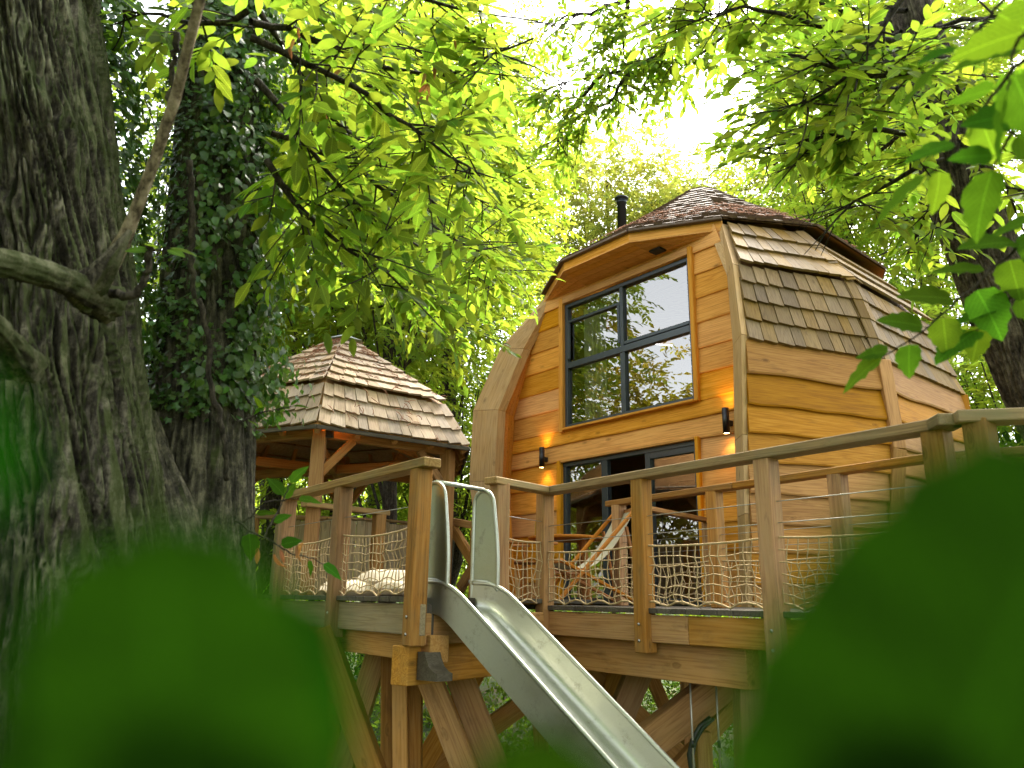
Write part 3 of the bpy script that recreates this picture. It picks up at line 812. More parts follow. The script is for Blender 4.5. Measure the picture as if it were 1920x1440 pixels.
# step under the upper shingle tier
# --- roof cap
eave = [(-.68, .60), (.68, .60), (1.83, -.03), (2.52, -1.30), (2.46, -3.45), (1.7, -4.75), (-1.7, -4.75), (-2.46, -3.45), (-2.52, -1.30), (-1.83, -.03)]
EH = 5.19
def cap_pt(k, f):
    """f 0 at eave .. 1 near apex"""
    a, t = eave[k % 10]
    ca, ct = 0.0, -2.17
    r = (1 - f)
    r = 1 - f ** 1.05
    h = EH + (7.28 - EH) * f ** 1.12 if f < .9 else EH + (7.28 - EH) * (.9 ** 1.12 + (f - .9) * .55)
    if k % 10 in (2, 9) and f == 0: h -= .03
    return H(CU + ca + (a - ca) * r, ct + (t - ct) * r, h)
NR = 17
Vc, Fcc = [], []
def cap_shingle(p, x, upd, n, w_, L, th):
    i0 = len(Vc); a = p - x * w_ / 2; b = p + x * w_ / 2
    Vc.extend([a, b, b + upd * L, a + upd * L, a + n * th, b + n * th, b + upd * L + n * .004, a + upd * L + n * .004])
    Fcc.extend([tuple(i0 + q for q in f) for f in ((3, 2, 1, 0), (4, 5, 6, 7), (0, 1, 5, 4), (1, 2, 6, 5), (2, 3, 7, 6), (3, 0, 4, 7))])
big_cap = 0
for k in range(10):
    for r in range(NR):
        f0, f1 = r / NR, (r + 1) / NR
        a, b, a2, b2 = cap_pt(k, f0), cap_pt(k + 1, f0), cap_pt(k, f1), cap_pt(k + 1, f1)
        L = np.linalg.norm(b - a)
        if L < .05: continue
        x = nrm(b - a); n = nrm(np.cross(x, (a2 + b2) / 2 - (a + b) / 2))
        if n[2] < 0: n = -n
        upd = nrm(np.cross(n, x)); upd = upd if upd[2] > 0 else -upd
        hgt = abs(((a2 + b2) / 2 - (a + b) / 2) @ upd)
        cnt = max(1, int(L / .13)); pos = 0
        ws = np.array([rnd.uniform(.75, 1.3) for _ in range(cnt)]); ws = ws / ws.sum() * L
        for q in range(cnt):
            t = (pos + ws[q] / 2) / L; pos += ws[q]
            nn2 = nrm(n + x * rnd.uniform(-.05, .05))
            cap_shingle(lerp(a, b, t) - upd * rnd.uniform(.0, .02) + n * .012, x, nrm(upd - n * rnd.uniform(.0, .05)), nn2, ws[q] - .006, hgt * 1.25, rnd.uniform(.02, .034))
o = mobj('cap_shingles', np.array(Vc), Fcc, M_['rshingle'], house); o['kind'] = 'stuff'
# cap deck under the shingles and its rim
Vd = [cap_pt(k, 0) - ZUP * .015 for k in range(10)] + [H(CU, -2.17, 7.05)]
mobj('cap_deck', np.array(Vd), [(k, (k + 1) % 10, 10) for k in range(10)], M_['gbeam'], house)
for k in range(10):
    a, b = cap_pt(k, 0), cap_pt(k + 1, 0)
    out = nrm(np.cross(b - a, ZUP)); out = out if out @ (a - H(CU, -2.17, EH)) > 0 else -out
    if k in (9, 0, 1):
        # hood over the glazed front: fascia board, soffit boards
        beam('hood_fascia', a - ZUP * .10 - out * .05, b - ZUP * .10 - out * .05, .06, .17, M_['larch'], house)
        beam('eave_strip', a - ZUP * .022 - out * .0, b - ZUP * .022 - out * .0, .10, .035, M_['rshingle'], house)
# soffit of the hood
sof = {9: (CU - 1.72, CU - .75), 0: (CU - .75, CU + .75), 1: (CU + .75, CU + 1.72)}
for k in (9, 0, 1):
    a, b = cap_pt(k, 0), cap_pt(k + 1, 0)
    n_ = 5
    wall = [H(sof[k][0], .0, 4.93), H(sof[k][1], .0, 4.93)]
    for q in range(n_):
        t0, t1 = q / n_ + .008, (q + 1) / n_ - .008
        A = lerp(wall[0], a - ZUP * .19, t0); B = lerp(wall[1], b - ZUP * .19, t0); Cc = lerp(wall[1], b - ZUP * .19, t1); D = lerp(wall[0], a - ZUP * .19, t1)
        prism('soffit_board', [A, B, Cc, D], ZUP * .02, M_['larch'], house)
# flush square soffit light
sp = atplane(1233, 469, lerp(H(CU, 0, 4.93), cap_pt(0, 0) - ZUP * .19, .5), nrm(np.cross(HU, cap_pt(0, 0) - ZUP * .19 - H(CU, 0, 4.93) + HU * (CU - (CU - .68)))))
beam('soffit_vent', sp - HU * .1 - ZUP * .012, sp + HU * .1 - ZUP * .012, .16, .03, M_['black'], house)
# --- flue
fl = atplane(1167, 445, H(CU, -1.7, 0), HN); ft = atplane(1167, 371, H(CU, -1.7, 0), HN)
lathe('flue_pipe', [(.0, -.4), (.085, -.4), (.085, ft[2] - fl[2] - .12), (.10, ft[2] - fl[2] - .115), (.10, ft[2] - fl[2] - .07), (.085, ft[2] - fl[2] - .065), (.085, ft[2] - fl[2] - .03),
                    (.135, ft[2] - fl[2] - .025), (.135, ft[2] - fl[2]), (.0, ft[2] - fl[2] + .01)], fl, ZUP, M_['pipe'], house, 20)
# --- wall lamps: tube up/down lights (lit)
def wall_lamp(u, h, label):
    t = thing('wall_lamp', label, 'lamp', tuple(H(u, .05, h)), 'black tube lamps on the treehouse front')
    c = H(u, .15, h)
    lathe('lamp_tube', [(.0, -.150), (.032, -.155), (.044, -.165), (.044, .165), (.032, .155), (.0, .15)], c, ZUP, M_['black'], t, 18)
    lathe('diffuser', [(.0, -.158), (.036, -.158), (.036, -.150)], c, ZUP, M_['lampglow'], t, 14)
    lathe('diffuser', [(.0, .158), (.036, .158), (.036, .150)], c, ZUP, M_['lampglow'], t, 14)
    beam('bracket', H(u, .0, h - .02), H(u, .12, h - .02), .05, .07, M_['black'], t)
    for s in (1, -1):
        ld = bpy.data.lights.new('lamp_beam', 'SPOT'); ld.energy = 1.6; ld.color = (1.0, .52, .16); ld.spot_size = math.radians(100); ld.spot_blend = .8; ld.shadow_soft_size = .03
        lo = bpy.data.objects.new('lamp_beam', ld); COL.objects.link(lo)
        d = Vector((0, 0, s)) - Vector(HN) * .18
        M4 = (-d).to_track_quat('Z', 'Y').to_matrix().to_4x4(); M4.translation = Vector(c + ZUP * s * .175)
        place(lo, t, M4)
lp1 = atplane(1016, 858, H(0, .15, 0), HN); lp2 = atplane(1361, 789, H(0, .15, 0), HN)
wall_lamp(float((lp1 - HP) @ HU), lp1[2] - ZD, 'black tube lamp lit on the boards left of the sliding door')
wall_lamp(float((lp2 - HP) @ HU), lp2[2] - ZD, 'black tube lamp lit on the boards right of the sliding door')
# ================================================================== platforms, railings
ZG = 3.655
ZR = 4.65
PX = dict(G0=(800, 862), G1=(645, 905), G2=(550, 925), S1=(925, 895), K=(1030, 915), R1=(1425, 850), R2=(1735, 793), R3=(1785, 775), R4=(1920, 770))
PT = {k: atz(*v, ZR) for k, v in PX.items()}
def xy(p, z): return np.array([p[0], p[1], z])
def on_line(A, B, px):
    lo, hi = -1.0, 2.5
    f = lambda t: proj(lerp(A, B, t))[0] - px
    s = 1 if f(hi) > f(lo) else -1
    for _ in range(50):
        m = (lo + hi) / 2
        if f(m) * s < 0: lo = m
        else: hi = m
    return lerp(A, B, m)
e1 = nrm(xy(PT['R2'] - PT['K'], 0)); e1n = np.array([e1[1], -e1[0], 0])      # along house deck edge; towards camera?
if e1n @ (-PT['K']) < 0: e1n = -e1n
g1 = nrm(xy(PT['G0'] - PT['G2'], 0)); g1n = np.array([g1[1], -g1[0], 0])
if g1n @ (-PT['G0']) < 0: g1n = -g1n
r1v = nrm(xy(PT['K'] - PT['G0'], 0)); r1n = np.array([r1v[1], -r1v[0], 0])
if r1n @ np.array([1, 0, 0]) < 0: r1n = -r1n
deck = thing('timber_deck', 'raised timber deck on crossed brown beams carrying the treehouse', 'deck', tuple(xy(PT['K'], 0.2)))
# planks of the house deck, running back from the front edge
KE = xy(PT['K'], ZD - .02)
plank_me = box_mesh('deck_plank', 5.6, .136, .04, .004); plank_me.materials.append(M_['deck'])
Ltot = np.linalg.norm(xy(PT['R2'] - PT['K'], 0)) + 1.4
k = 0; s = -.55
while s < Ltot:
    c = KE + e1 * s + e1n * (.02 + rnd.uniform(-.008, .008)) - e1n * 2.8
    obj('deck_plank', plank_me, None, deck, frame(c, -e1n, ZUP)); s += .142
# fascia and bearers of the house deck
P0 = xy(PT['K'], 0) - e1n * .03; P1 = xy(PT['R2'], 0) + e1 * 1.3 - e1n * .03
beam('fascia_board', P0 + ZUP * (ZD - .15) - e1 * .1, lerp(P0, P1, .34) + ZUP * (ZD - .15), .05, .20, M_['beam'], deck)
beam('fascia_board', lerp(P0, P1, .341) + ZUP * (ZD - .15), P1 + ZUP * (ZD - .15), .05, .20, M_['beam'], deck)
B0 = P0 - e1n * .16
beam('bearer', B0 + ZUP * (ZD - .39) - e1 * .35, B0 + e1 * 2.05 + ZUP * (ZD - .385), .14, .27, M_['beam'], deck)
beam('bearer', B0 + ZUP * (ZD - .34) + e1 * 2.0 - e1n * .4, P1 + ZUP * (ZD - .34) - e1n * .5, .14, .17, M_['beam'], deck)
for kk, tt in enumerate((.9, 1.7, 2.6)):
    q = B0 + e1 * tt - e1n * .1
    beam('joist', q + ZUP * (ZD - .2), q - e1n * 4.5 + ZUP * (ZD - .2), .08, .2, M_['beam'], deck)
# return edge under the slide
Q0 = xy(PT['G0'], 0) - r1n * .05; Q1 = xy(PT['K'], 0) - r1n * .05
beam('fascia_board', Q0 + ZUP * (ZD - .17) + r1v * .1, Q1 + ZUP * (ZD - .17), .05, .22, M_['beam'], deck)
beam('bearer', Q0 + ZUP * (ZD - .42) - r1n * .12, Q1 + ZUP * (ZD - .42) - r1n * .12, .16, .27, M_['beam'], deck)
# supports under the decks (pixel ends at a given distance, carried on to the ground)
def support(a, b, Y, w_, h_=None, Y2=None, ext=1.0):
    A = aty(*a, Y); B = aty(*b, Y2 or Y)
    if ext:
        d = B - A
        zt = float(gz(B[0], B[1])) - .1
        if d[2] < -.05: B = A + d * ((zt - A[2]) / d[2])
    A = A + ZUP * 0
    beam('support', A - nrm(B - A) * .1, B, w_, h_ or w_, M_['beam'], deck, up=np.array([0, 1.0, 0]))
SUP = [((611, 1200), (697, 1440), 6.9, .19), ((714, 1208), (645, 1430), 7.7, .20), ((733, 1205), (733, 1440), 7.4, .16), ((750, 1212), (752, 1440), 6.95, .125),
       ((776, 1212), (774, 1440), 7.15, .15), ((786, 1222), (872, 1440), 6.75, .19), ((845, 1224), (924, 1430), 7.0, .22), ((910, 1228), (790, 1440), 8.2, .20),
       ((1010, 1298), (813, 1440), 8.6, .19), ((1085, 1235), (1225, 1368), 8.5, .18), ((1207, 1236), (1160, 1350), 7.5, .22), ((1165, 1236), (1140, 1300), 8.4, .16),
       ((1212, 1246), (1254, 1345), 9.2, .14), ((1296, 1232), (1298, 1440), 8.7, .20), ((1378, 1262), (1213, 1392), 6.6, .24), ((1405, 1235), (1410, 1440), 5.9, .20),
       ((1384, 1316), (1306, 1402), 7.3, .13), ((1318, 1395), (1320, 1440), 7.2, .13), ((625, 1280), (628, 1440), 9.0, .15), ((1012, 1360), (1018, 1440), 9.4, .16),
       ((1236, 1380), (1300, 1440), 8.0, .16)]
for a, b, Y, w_ in SUP: support(a, b, Y, w_)
# --- gazebo platform
gdeck = thing('gazebo_deck', 'raised deck with pale fascia board under the shingled gazebo', 'deck', tuple(xy(PT['G0'], 0.2)))
me2 = box_mesh('deck_plank', 6.2, .136, .04, .004); me2.materials.append(M_['deck'])
s = .07
while s < 6.4:
    k1 = float(-g1n @ r1n)
    lim = min(6.2, (s * float(g1 @ r1n) - .09) / k1) if k1 > .01 else 6.2
    if lim > .1:
        q = xy(PT['G0'], ZG - .02) - g1 * s + g1n * (.03 + rnd.uniform(-.008, .008))
        if lim >= 6.2: obj('deck_plank', me2, None, gdeck, frame(q - g1n * 3.1, -g1n, ZUP))
        else: beam('deck_plank', q, q - g1n * lim, .136, .04, M_['deck'], gdeck, b=.004)
    s += .142
A = xy(PT['G0'], 0) - g1n * .03; B = xy(PT['G0'], 0) - g1 * 6.4 - g1n * .03
beam('fascia_board', A + ZUP * (ZG - .16), A - g1 * 1.42 + ZUP * (ZG - .16), .05, .22, M_['fascia'], gdeck)
beam('fascia_board', A - g1 * 1.424 + ZUP * (ZG - .16), B + ZUP * (ZG - .16), .05, .22, M_['fascia'], gdeck)
beam('bearer', A - g1n * .15 + ZUP * (ZG - .36) + g1 * .0, B - g1n * .15 + ZUP * (ZG - .36), .16, .19, M_['beam'], gdeck)
# rounded corbel at the meeting corner
cb = [A - g1n * .02 - g1 * .06 + ZUP * (ZG - .36 - d) + g1 * o for d, o in ((.02, -.03), (.02, .07), (.06, .09), (.11, .13), (.14, .19), (.15, .24), (.20, .24), (.21, -.03))]
prism('corbel', cb, -g1n * .13, M_['deck'], gdeck)

# --- railings
def post(par, p, top, bot, mat='post', w_=.125):
    beam('post', xy(p, bot), xy(p, top), w_, w_, M_[mat], par, up=e1n, b=.008)
    return p
def bolts(par, p, z, n_):
    for dz in (0, .12):
        lathe('bolt', [(.0, .0), (.011, .0), (.011, .008), (.0, .01)], xy(p, z + dz) + n_ * .0635, n_, M_['bolt'], par, 8)
rail1 = thing('deck_railing', 'weathered timber railing along the front edge of the treehouse deck', 'railing', tuple(xy(PT['K'], ZD)))
KR, R2 = PT['K'], PT['R2']
p1018 = on_line(KR, R2, 1022); p1200 = on_line(KR, R2, 1201); p1433 = on_line(KR, R2, 1434); p1760 = on_line(KR, R2, 1752)
for p in (p1018, p1200, p1433, p1760):
    post(rail1, p, ZR - .04, ZD - .33); bolts(rail1, p, ZD - .24, e1n)
beam('handrail', KR - e1 * .05 + ZUP * -.03, lerp(KR, R2, 1.02) + ZUP * -.03, .15, .065, M_['rail'], rail1)
R3, R4 = PT['R3'], PT['R4']
beam('handrail', lerp(KR, R2, 1.021) + ZUP * -.03, R3 + ZUP * -.03, .15, .065, M_['rail'], rail1)
R5 = R4 + (R4 - R3) * 1.6
beam('handrail', R3 + ZUP * -.03 + nrm(R4 - R3) * .004, R5 + ZUP * -.03, .15, .065, M_['rail'], rail1)
post(rail1, lerp(R3, R4, .35), ZR - .04, ZD - .33); post(rail1, lerp(R3, R5, .95), ZR - .04, ZD - .33)
# return piece by the slide
S1 = PT['S1']
s1p = on_line(S1, KR, 938)
post(rail1, s1p, ZR - .04, ZD - .33, w_=.13)
beam('handrail', S1 - nrm(KR - S1) * .04 + ZUP * -.03, KR + nrm(KR - S1) * -.05 + ZUP * -.03, .14, .06, M_['rail'], rail1)
for hz_ in (.56, .70):
    tube('cable', [xy(p1018, ZD + hz_), xy(p1200, ZD + hz_ - .005), xy(p1433, ZD + hz_), xy(p1760, ZD + hz_)], .0035, M_['cable'], rail1, 6)
tube('cable', [xy(s1p, ZD + .74), xy(p1018, ZD + .74)], .0035, M_['cable'], rail1, 6)
# inner railing (guards the opening behind)
rail2 = thing('inner_railing', 'lower inner timber railing standing behind the front railing before the oak wall', 'railing', tuple(xy(atz(1165, 950, ZR), ZD)))
I0, I1, I2 = atz(1142, 941, ZR), atz(1416, 906, ZR), atz(1745, 852, ZR)
beam('handrail', I0 + ZUP * -.025, lerp(I0, I2, .5) + ZUP * -.025, .12, .055, M_['post'], rail2)
beam('handrail', lerp(I0, I2, .5) + ZUP * -.025 + nrm(I2 - I0) * .004, lerp(I0, I2, 1.0) + ZUP * -.025, .12, .055, M_['post'], rail2)
I3 = atz(1930, 838, ZR)
beam('handrail', I2 + ZUP * -.025 + nrm(I3 - I2) * .05, I3 + (I3 - I2) * .6 + ZUP * -.025, .12, .055, M_['rail'], rail2)
ip = [on_line(I0, I2, v) for v in (1160, 1338, 1568)]
for p in ip: post(rail2, p, ZR - .03, ZD, w_=.115)
for v in (1805, 1865): post(rail2, on_line(I2, I3, v), ZR - .03, ZD, 'rail', w_=.12)
bk = lerp(I0, I2, .02); bk2 = bk - e1n * 1.5 + e1 * .8
J0, J1 = atz(1200, 946, ZR), atz(1330, 972, ZR)
beam('handrail', J0 + ZUP * -.03, J1 + ZUP * -.03, .10, .05, M_['post'], rail2)
post(rail2, on_line(J0, J1, 1326), ZR - .03, ZD, w_=.11)
for hz_ in (.50, .62):
    tube('cable', [xy(ip[0], ZD + hz_), xy(ip[1], ZD + hz_), xy(ip[2], ZD + hz_), xy(I2, ZD + hz_)], .003, M_['cable'], rail2, 6)
# gazebo railings
rail3 = thing('gazebo_railing', 'timber railing with wide weathered top on the gazebo deck beside the slide', 'railing', tuple(xy(PT['G0'], ZG)))
G0, G1, G2 = PT['G0'], PT['G1'], PT['G2']
gp = [on_line(G0, G2, v) for v in (791, 646, 543)]
for p in gp: post(rail3, p, ZR - .05, ZG - .34, w_=.13); bolts(rail3, p, ZG - .26, g1n)
beam('handrail', G0 + g1 * .09 + ZUP * -.03, G2 - g1 * .12 + ZUP * -.03, .15, .07, M_['rail'], rail3)
post(rail3, gp[0] + r1v * .13 - r1n * .02, ZG - .05, ZG - .34, 'deck', w_=.11)
for hz_ in (.66,):
    tube('cable', [xy(p, ZG + hz_) for p in gp], .003, M_['cable'], rail3, 6)
rail4 = thing('rear_railing', 'timber railing on the far side of the gazebo deck seen past its front posts', 'railing', tuple(xy(atz(725, 968, ZR), ZG)))
b0, b1, b2, b3 = atz(726, 958, ZR), atz(570, 940, ZR), atz(560, 975, ZR), atz(470, 965, ZR)
beam('handrail', b0 + ZUP * -.03, b1 + ZUP * -.03, .13, .06, M_['rail'], rail4)
c0_, c1_ = atz(700, 972, ZR), atz(440, 962, ZR)
beam('handrail', c0_ + ZUP * -.03, c1_ + ZUP * -.03, .12, .06, M_['rail'], rail4)
post(rail4, on_line(b0, b1, 712), ZR - .05, ZG, w_=.13)
post(rail4, on_line(c0_, c1_, 476), ZR - .05, ZG, w_=.13)
d0, d1 = atz(738, 984, ZR), atz(790, 980, ZR)
beam('handrail', d0 + ZUP * -.03, d1 + ZUP * -.03, .12, .06, M_['rail'], rail4)
post(rail4, on_line(d0, d1, 750), ZR - .05, ZG, w_=.13)
# cross braced gate behind the slide
gate = thing('braced_gate', 'brown timber gate with diagonal braces seen between the slide fins', 'gate', tuple(xy(atz(840, 985, ZR), ZD)))
q0, q1 = aty(838, 976, 10.2), aty(893, 986, 9.6)
beam('rail', q0, q1, .06, .09, M_['gbeam'], gate)
beam('post', q0 + ZUP * .03, xy(q0, ZD), .11, .11, M_['gbeam'], gate, up=e1n)
beam('brace', aty(846, 985, 10.1), aty(888, 1055, 9.6), .07, .13, M_['gbeam'], gate)
beam('brace', aty(893, 1055, 9.7), aty(862, 1105, 10.0), .07, .13, M_['gbeam'], gate)
beam('post', q1, xy(q1, ZD), .11, .11, M_['gbeam'], gate, up=e1n)

# ================================================================== rope nets
def net(name, label, pts, z0f, z1f, cell=.078, drift=.02, seed=0, r=.0042, scallop=.05, offn=None, sagtop=.02):
    """pts: posts (xy) in order; between them the net spans, scalloped at the foot"""
    root = thing(name, label, 'net', tuple(xy(pts[0], z0f(0))), 'rope nets lacing the railings')
    T = Tubes(); Bt = Tubes()
    rg = np.random.default_rng(seed)
    L = np.cumsum([0] + [np.linalg.norm(xy(b - a, 0)) for a, b in zip(pts[:-1], pts[1:])])
    tot = L[-1]
    def base(s):
        k = min(len(L) - 2, max(0, int(np.searchsorted(L, s, 'right') - 1)))
        return lerp(pts[k], pts[k + 1], (s - L[k]) / (L[k + 1] - L[k]))
    nx = int(tot / cell); 
    d0 = nrm(xy(pts[-1] - pts[0], 0)); nn = np.array([d0[1], -d0[0], 0]) if offn is None else offn
    nz = max(4, int((z1f(0) - z0f(0)) / cell))
    G = np.zeros((nx + 1, nz + 1, 3))
    dx = (fbm(np.linspace(0, 9, nx + 1)[:, None] + seed, np.linspace(0, 3, nz + 1)[None] + seed, 2) - .5) * drift * 3
    dy = (fbm(np.linspace(0, 7, nx + 1)[:, None] + seed + 40, np.linspace(0, 4, nz + 1)[None] + seed, 2) - .5) * drift * 4
    dz = (fbm(np.linspace(0, 11, nx + 1)[:, None] + seed + 80, np.linspace(0, 4, nz + 1)[None] + seed, 2) - .5) * drift * 2
    for i in range(nx + 1):
        s = tot * i / nx
        b = base(s)
        bow = abs(math.sin(s / .30 * math.pi))          # tied to the deck every 0.3 m
        zb = z0f(s / tot) + scallop * (bow ** .8) - .01
        kk = min(len(L) - 2, max(0, int(np.searchsorted(L, s, 'right') - 1))); fr = (s - L[kk]) / (L[kk + 1] - L[kk])
        zt = z1f(s / tot) - sagtop * 4 * fr * (1 - fr)
        for j in range(nz + 1):
            f = j / nz
            f2 = f ** 1.12
            G[i, j] = xy(b, zb + (zt - zb) * f2)
            if 0 < j < nz: G[i, j] += d0 * dx[i, j] + nn * dy[i, j] + ZUP * dz[i, j]
            G[i, j] += rg.normal(0, .0035, 3) * (1 if 0 < j < nz else .3)
    for i in range(nx + 1): T.add(G[i], r, 4)
    for j in range(1, nz): T.add(G[:, j], r, 4)
    m = T.build('net_mesh', M_['rope'], root); m['kind'] = 'stuff'
    Bt.add(G[:, 0], r * 1.9, 5); Bt.add(G[:, nz], r * 1.9, 5)
    bb = Bt.build('border_rope', M_['rope'], root); bb['kind'] = 'stuff'
    return root
net('rope_net', 'natural rope net laced along the front railing of the treehouse deck', [p1018, p1200, p1433, p1760], lambda t: ZD + .01, lambda t: ZD + .47, seed=3, cell=.072)
net('rope_net', 'narrow rope net between the slide and the corner post of the deck', [s1p, p1018], lambda t: ZD + .01, lambda t: ZD + .56, seed=5, cell=.07)
net('rope_net', 'sagging rope net on the inner railing behind the front net', [ip[0], ip[1], ip[2], I2], lambda t: ZD + .02, lambda t: ZD + .40, seed=9, cell=.085, drift=.035)
net('rope_net', 'rope net laced between the front posts of the gazebo railing', [gp[0], gp[1], gp[2]], lambda t: ZG + .005, lambda t: ZG + .52, seed=13, cell=.066, sagtop=.05)

# ================================================================== steel slide
SA = az(130); SB = az(40)
SW = .55
SL = aty(850, 1100, 5.8)               # near wall, top edge, just past the bend
slide = thing('slide', 'stainless steel slide descending from the deck between two rounded side fins', 'slide', tuple(xy(SL + SA * 2.2, .6)))
WALL = .20
# path of the wall's top edge relative to SL : (s, z)
path = [(-.34, .035), (-.22, .035), (-.12, .03), (-.05, .012), (.02, -.02), (.10, -.07)]
sl = .75
while path[-1][0] < 2.4: path.append((path[-1][0] + .18, path[-1][1] - .18 * sl))
e_ = path[-1]; path += [(e_[0] + .15, e_[1] - .09), (e_[0] + .32, e_[1] - .14), (e_[0] + .7, e_[1] - .15)]
path = np.array(path)
def smooth_path(P, n=90):
    d = np.concatenate([[0], np.cumsum(np.linalg.norm(np.diff(P, axis=0), axis=1))])
    t = np.linspace(0, d[-1], n)
    q = np.stack([np.interp(t, d, P[:, 0]), np.interp(t, d, P[:, 1])], -1)
    for _ in range(3): q[1:-1] = (q[:-2] + 2 * q[1:-1] + q[2:]) / 4
    return q
pp = smooth_path(path)
tg = nrm(np.gradient(pp, axis=0)); nr = np.stack([-tg[:, 1], tg[:, 0]], -1)
nr[nr[:, 1] < 0] *= -1
def S3(s, z, l): return SL + SA * s + ZUP * z + SB * l
def strip(name, A, B, mat, parent, smooth=True, thick=None):
    n = len(A); V = np.concatenate([A, B]); Fc = [(i, i + 1, n + i + 1, n + i) for i in range(n - 1)]
    if thick is not None:
        V = np.concatenate([V, V + thick]); Fc = Fc + [tuple(reversed([v + 2 * n for v in f])) for f in Fc] + [(i + 1, i, i + 2 * n, i + 1 + 2 * n) for i in range(n - 1)] + [(n + i, n + i + 1, 3 * n + i + 1, 3 * n + i) for i in range(n - 1)]
    return mobj(name, V, Fc, mat, parent, False)
bedp = pp - nr * WALL
ov = .04
cross = []   # chute cross-section: rounded channel
for l, d in ((0.0, 0.0), (.004, .10), (.012, .15), (.035, .18), (.07, .19), (SW / 2, .196), (SW - .07, .19), (SW - .035, .18), (SW - .012, .15), (SW - .004, .10), (SW, 0)):
    cross.append([S3(pp[i, 0] - nr[i, 0] * d, pp[i, 1] - nr[i, 1] * d, l) for i in range(len(pp))])
cross = np.array(cross); nc, ns_ = cross.shape[:2]
outer = []
for l, d in ((-.018, 0.0), (-.018, .225), (SW + .018, .225), (SW + .018, 0)):
    outer.append([S3(pp[i, 0] - nr[i, 0] * d, pp[i, 1] - nr[i, 1] * d, l) for i in range(len(pp))])
outer = np.array(outer)
def lofts(C):
    a, b = C.shape[:2]; V = C.reshape(-1, 3)
    return V, [(j * b + i, j * b + i + 1, (j + 1) * b + i + 1, (j + 1) * b + i) for j in range(a - 1) for i in range(b - 1)]
V, Fc = lofts(cross); mobj('chute', V, Fc, M_['steel'], slide, True)
V, Fc = lofts(outer[:2]); mobj('side_wall', V, Fc, M_['steel'], slide, False)
V, Fc = lofts(outer[1:3]); mobj('underside', V, Fc, M_['steel'], slide, False)
V, Fc = lofts(outer[2:]); mobj('side_wall', V, Fc, M_['steel'], slide, False)
for l in (-.009, SW + .009):
    tube('edge_tube', [S3(pp[i, 0], pp[i, 1], l) for i in range(len(pp))], .017, M_['steel'], slide, 10)
# fins
FH = .78
for l in (-.006, SW + .006):
    prof = [(-.33, -.15), (-.33, FH - .14), (-.32, FH - .05), (-.28, FH - .005), (-.22, FH), (-.16, FH - .02), (-.12, FH - .07), (-.075, FH - .4), (-.06, .20), (-.06, -.02)]
    P = np.array([S3(s_, z_, l) for s_, z_ in prof])
    prism('fin', P, SB * .006, M_['steelfin'], slide)
    pf = smooth_path(np.array(prof[:]), 60)
    tube('fin_tube', [S3(a, b, l + .003) for a, b in pf], .018, M_['steel'], slide, 10)
    # rolled collar at the foot of the fin
    cl = [S3(a, b, l + .003) for a, b in ((-.36, .05), (-.25, .05), (-.17, .045), (-.10, .02), (-.05, -.02))]
    tube('collar', cl, .016, M_['steel'], slide, 10)
tube('grab_bar', [S3(-.22, FH, .0), S3(-.22, FH + .002, SW * .5), S3(-.22, FH, SW)], .017, M_['steel'], slide, 10)
prism('entry_plate', [S3(-.5, -.17, 0), S3(-.5, -.17, SW), S3(-.3, -.17, SW), S3(-.3, -.17, 0)], -ZUP * .01, M_['steel'], slide)

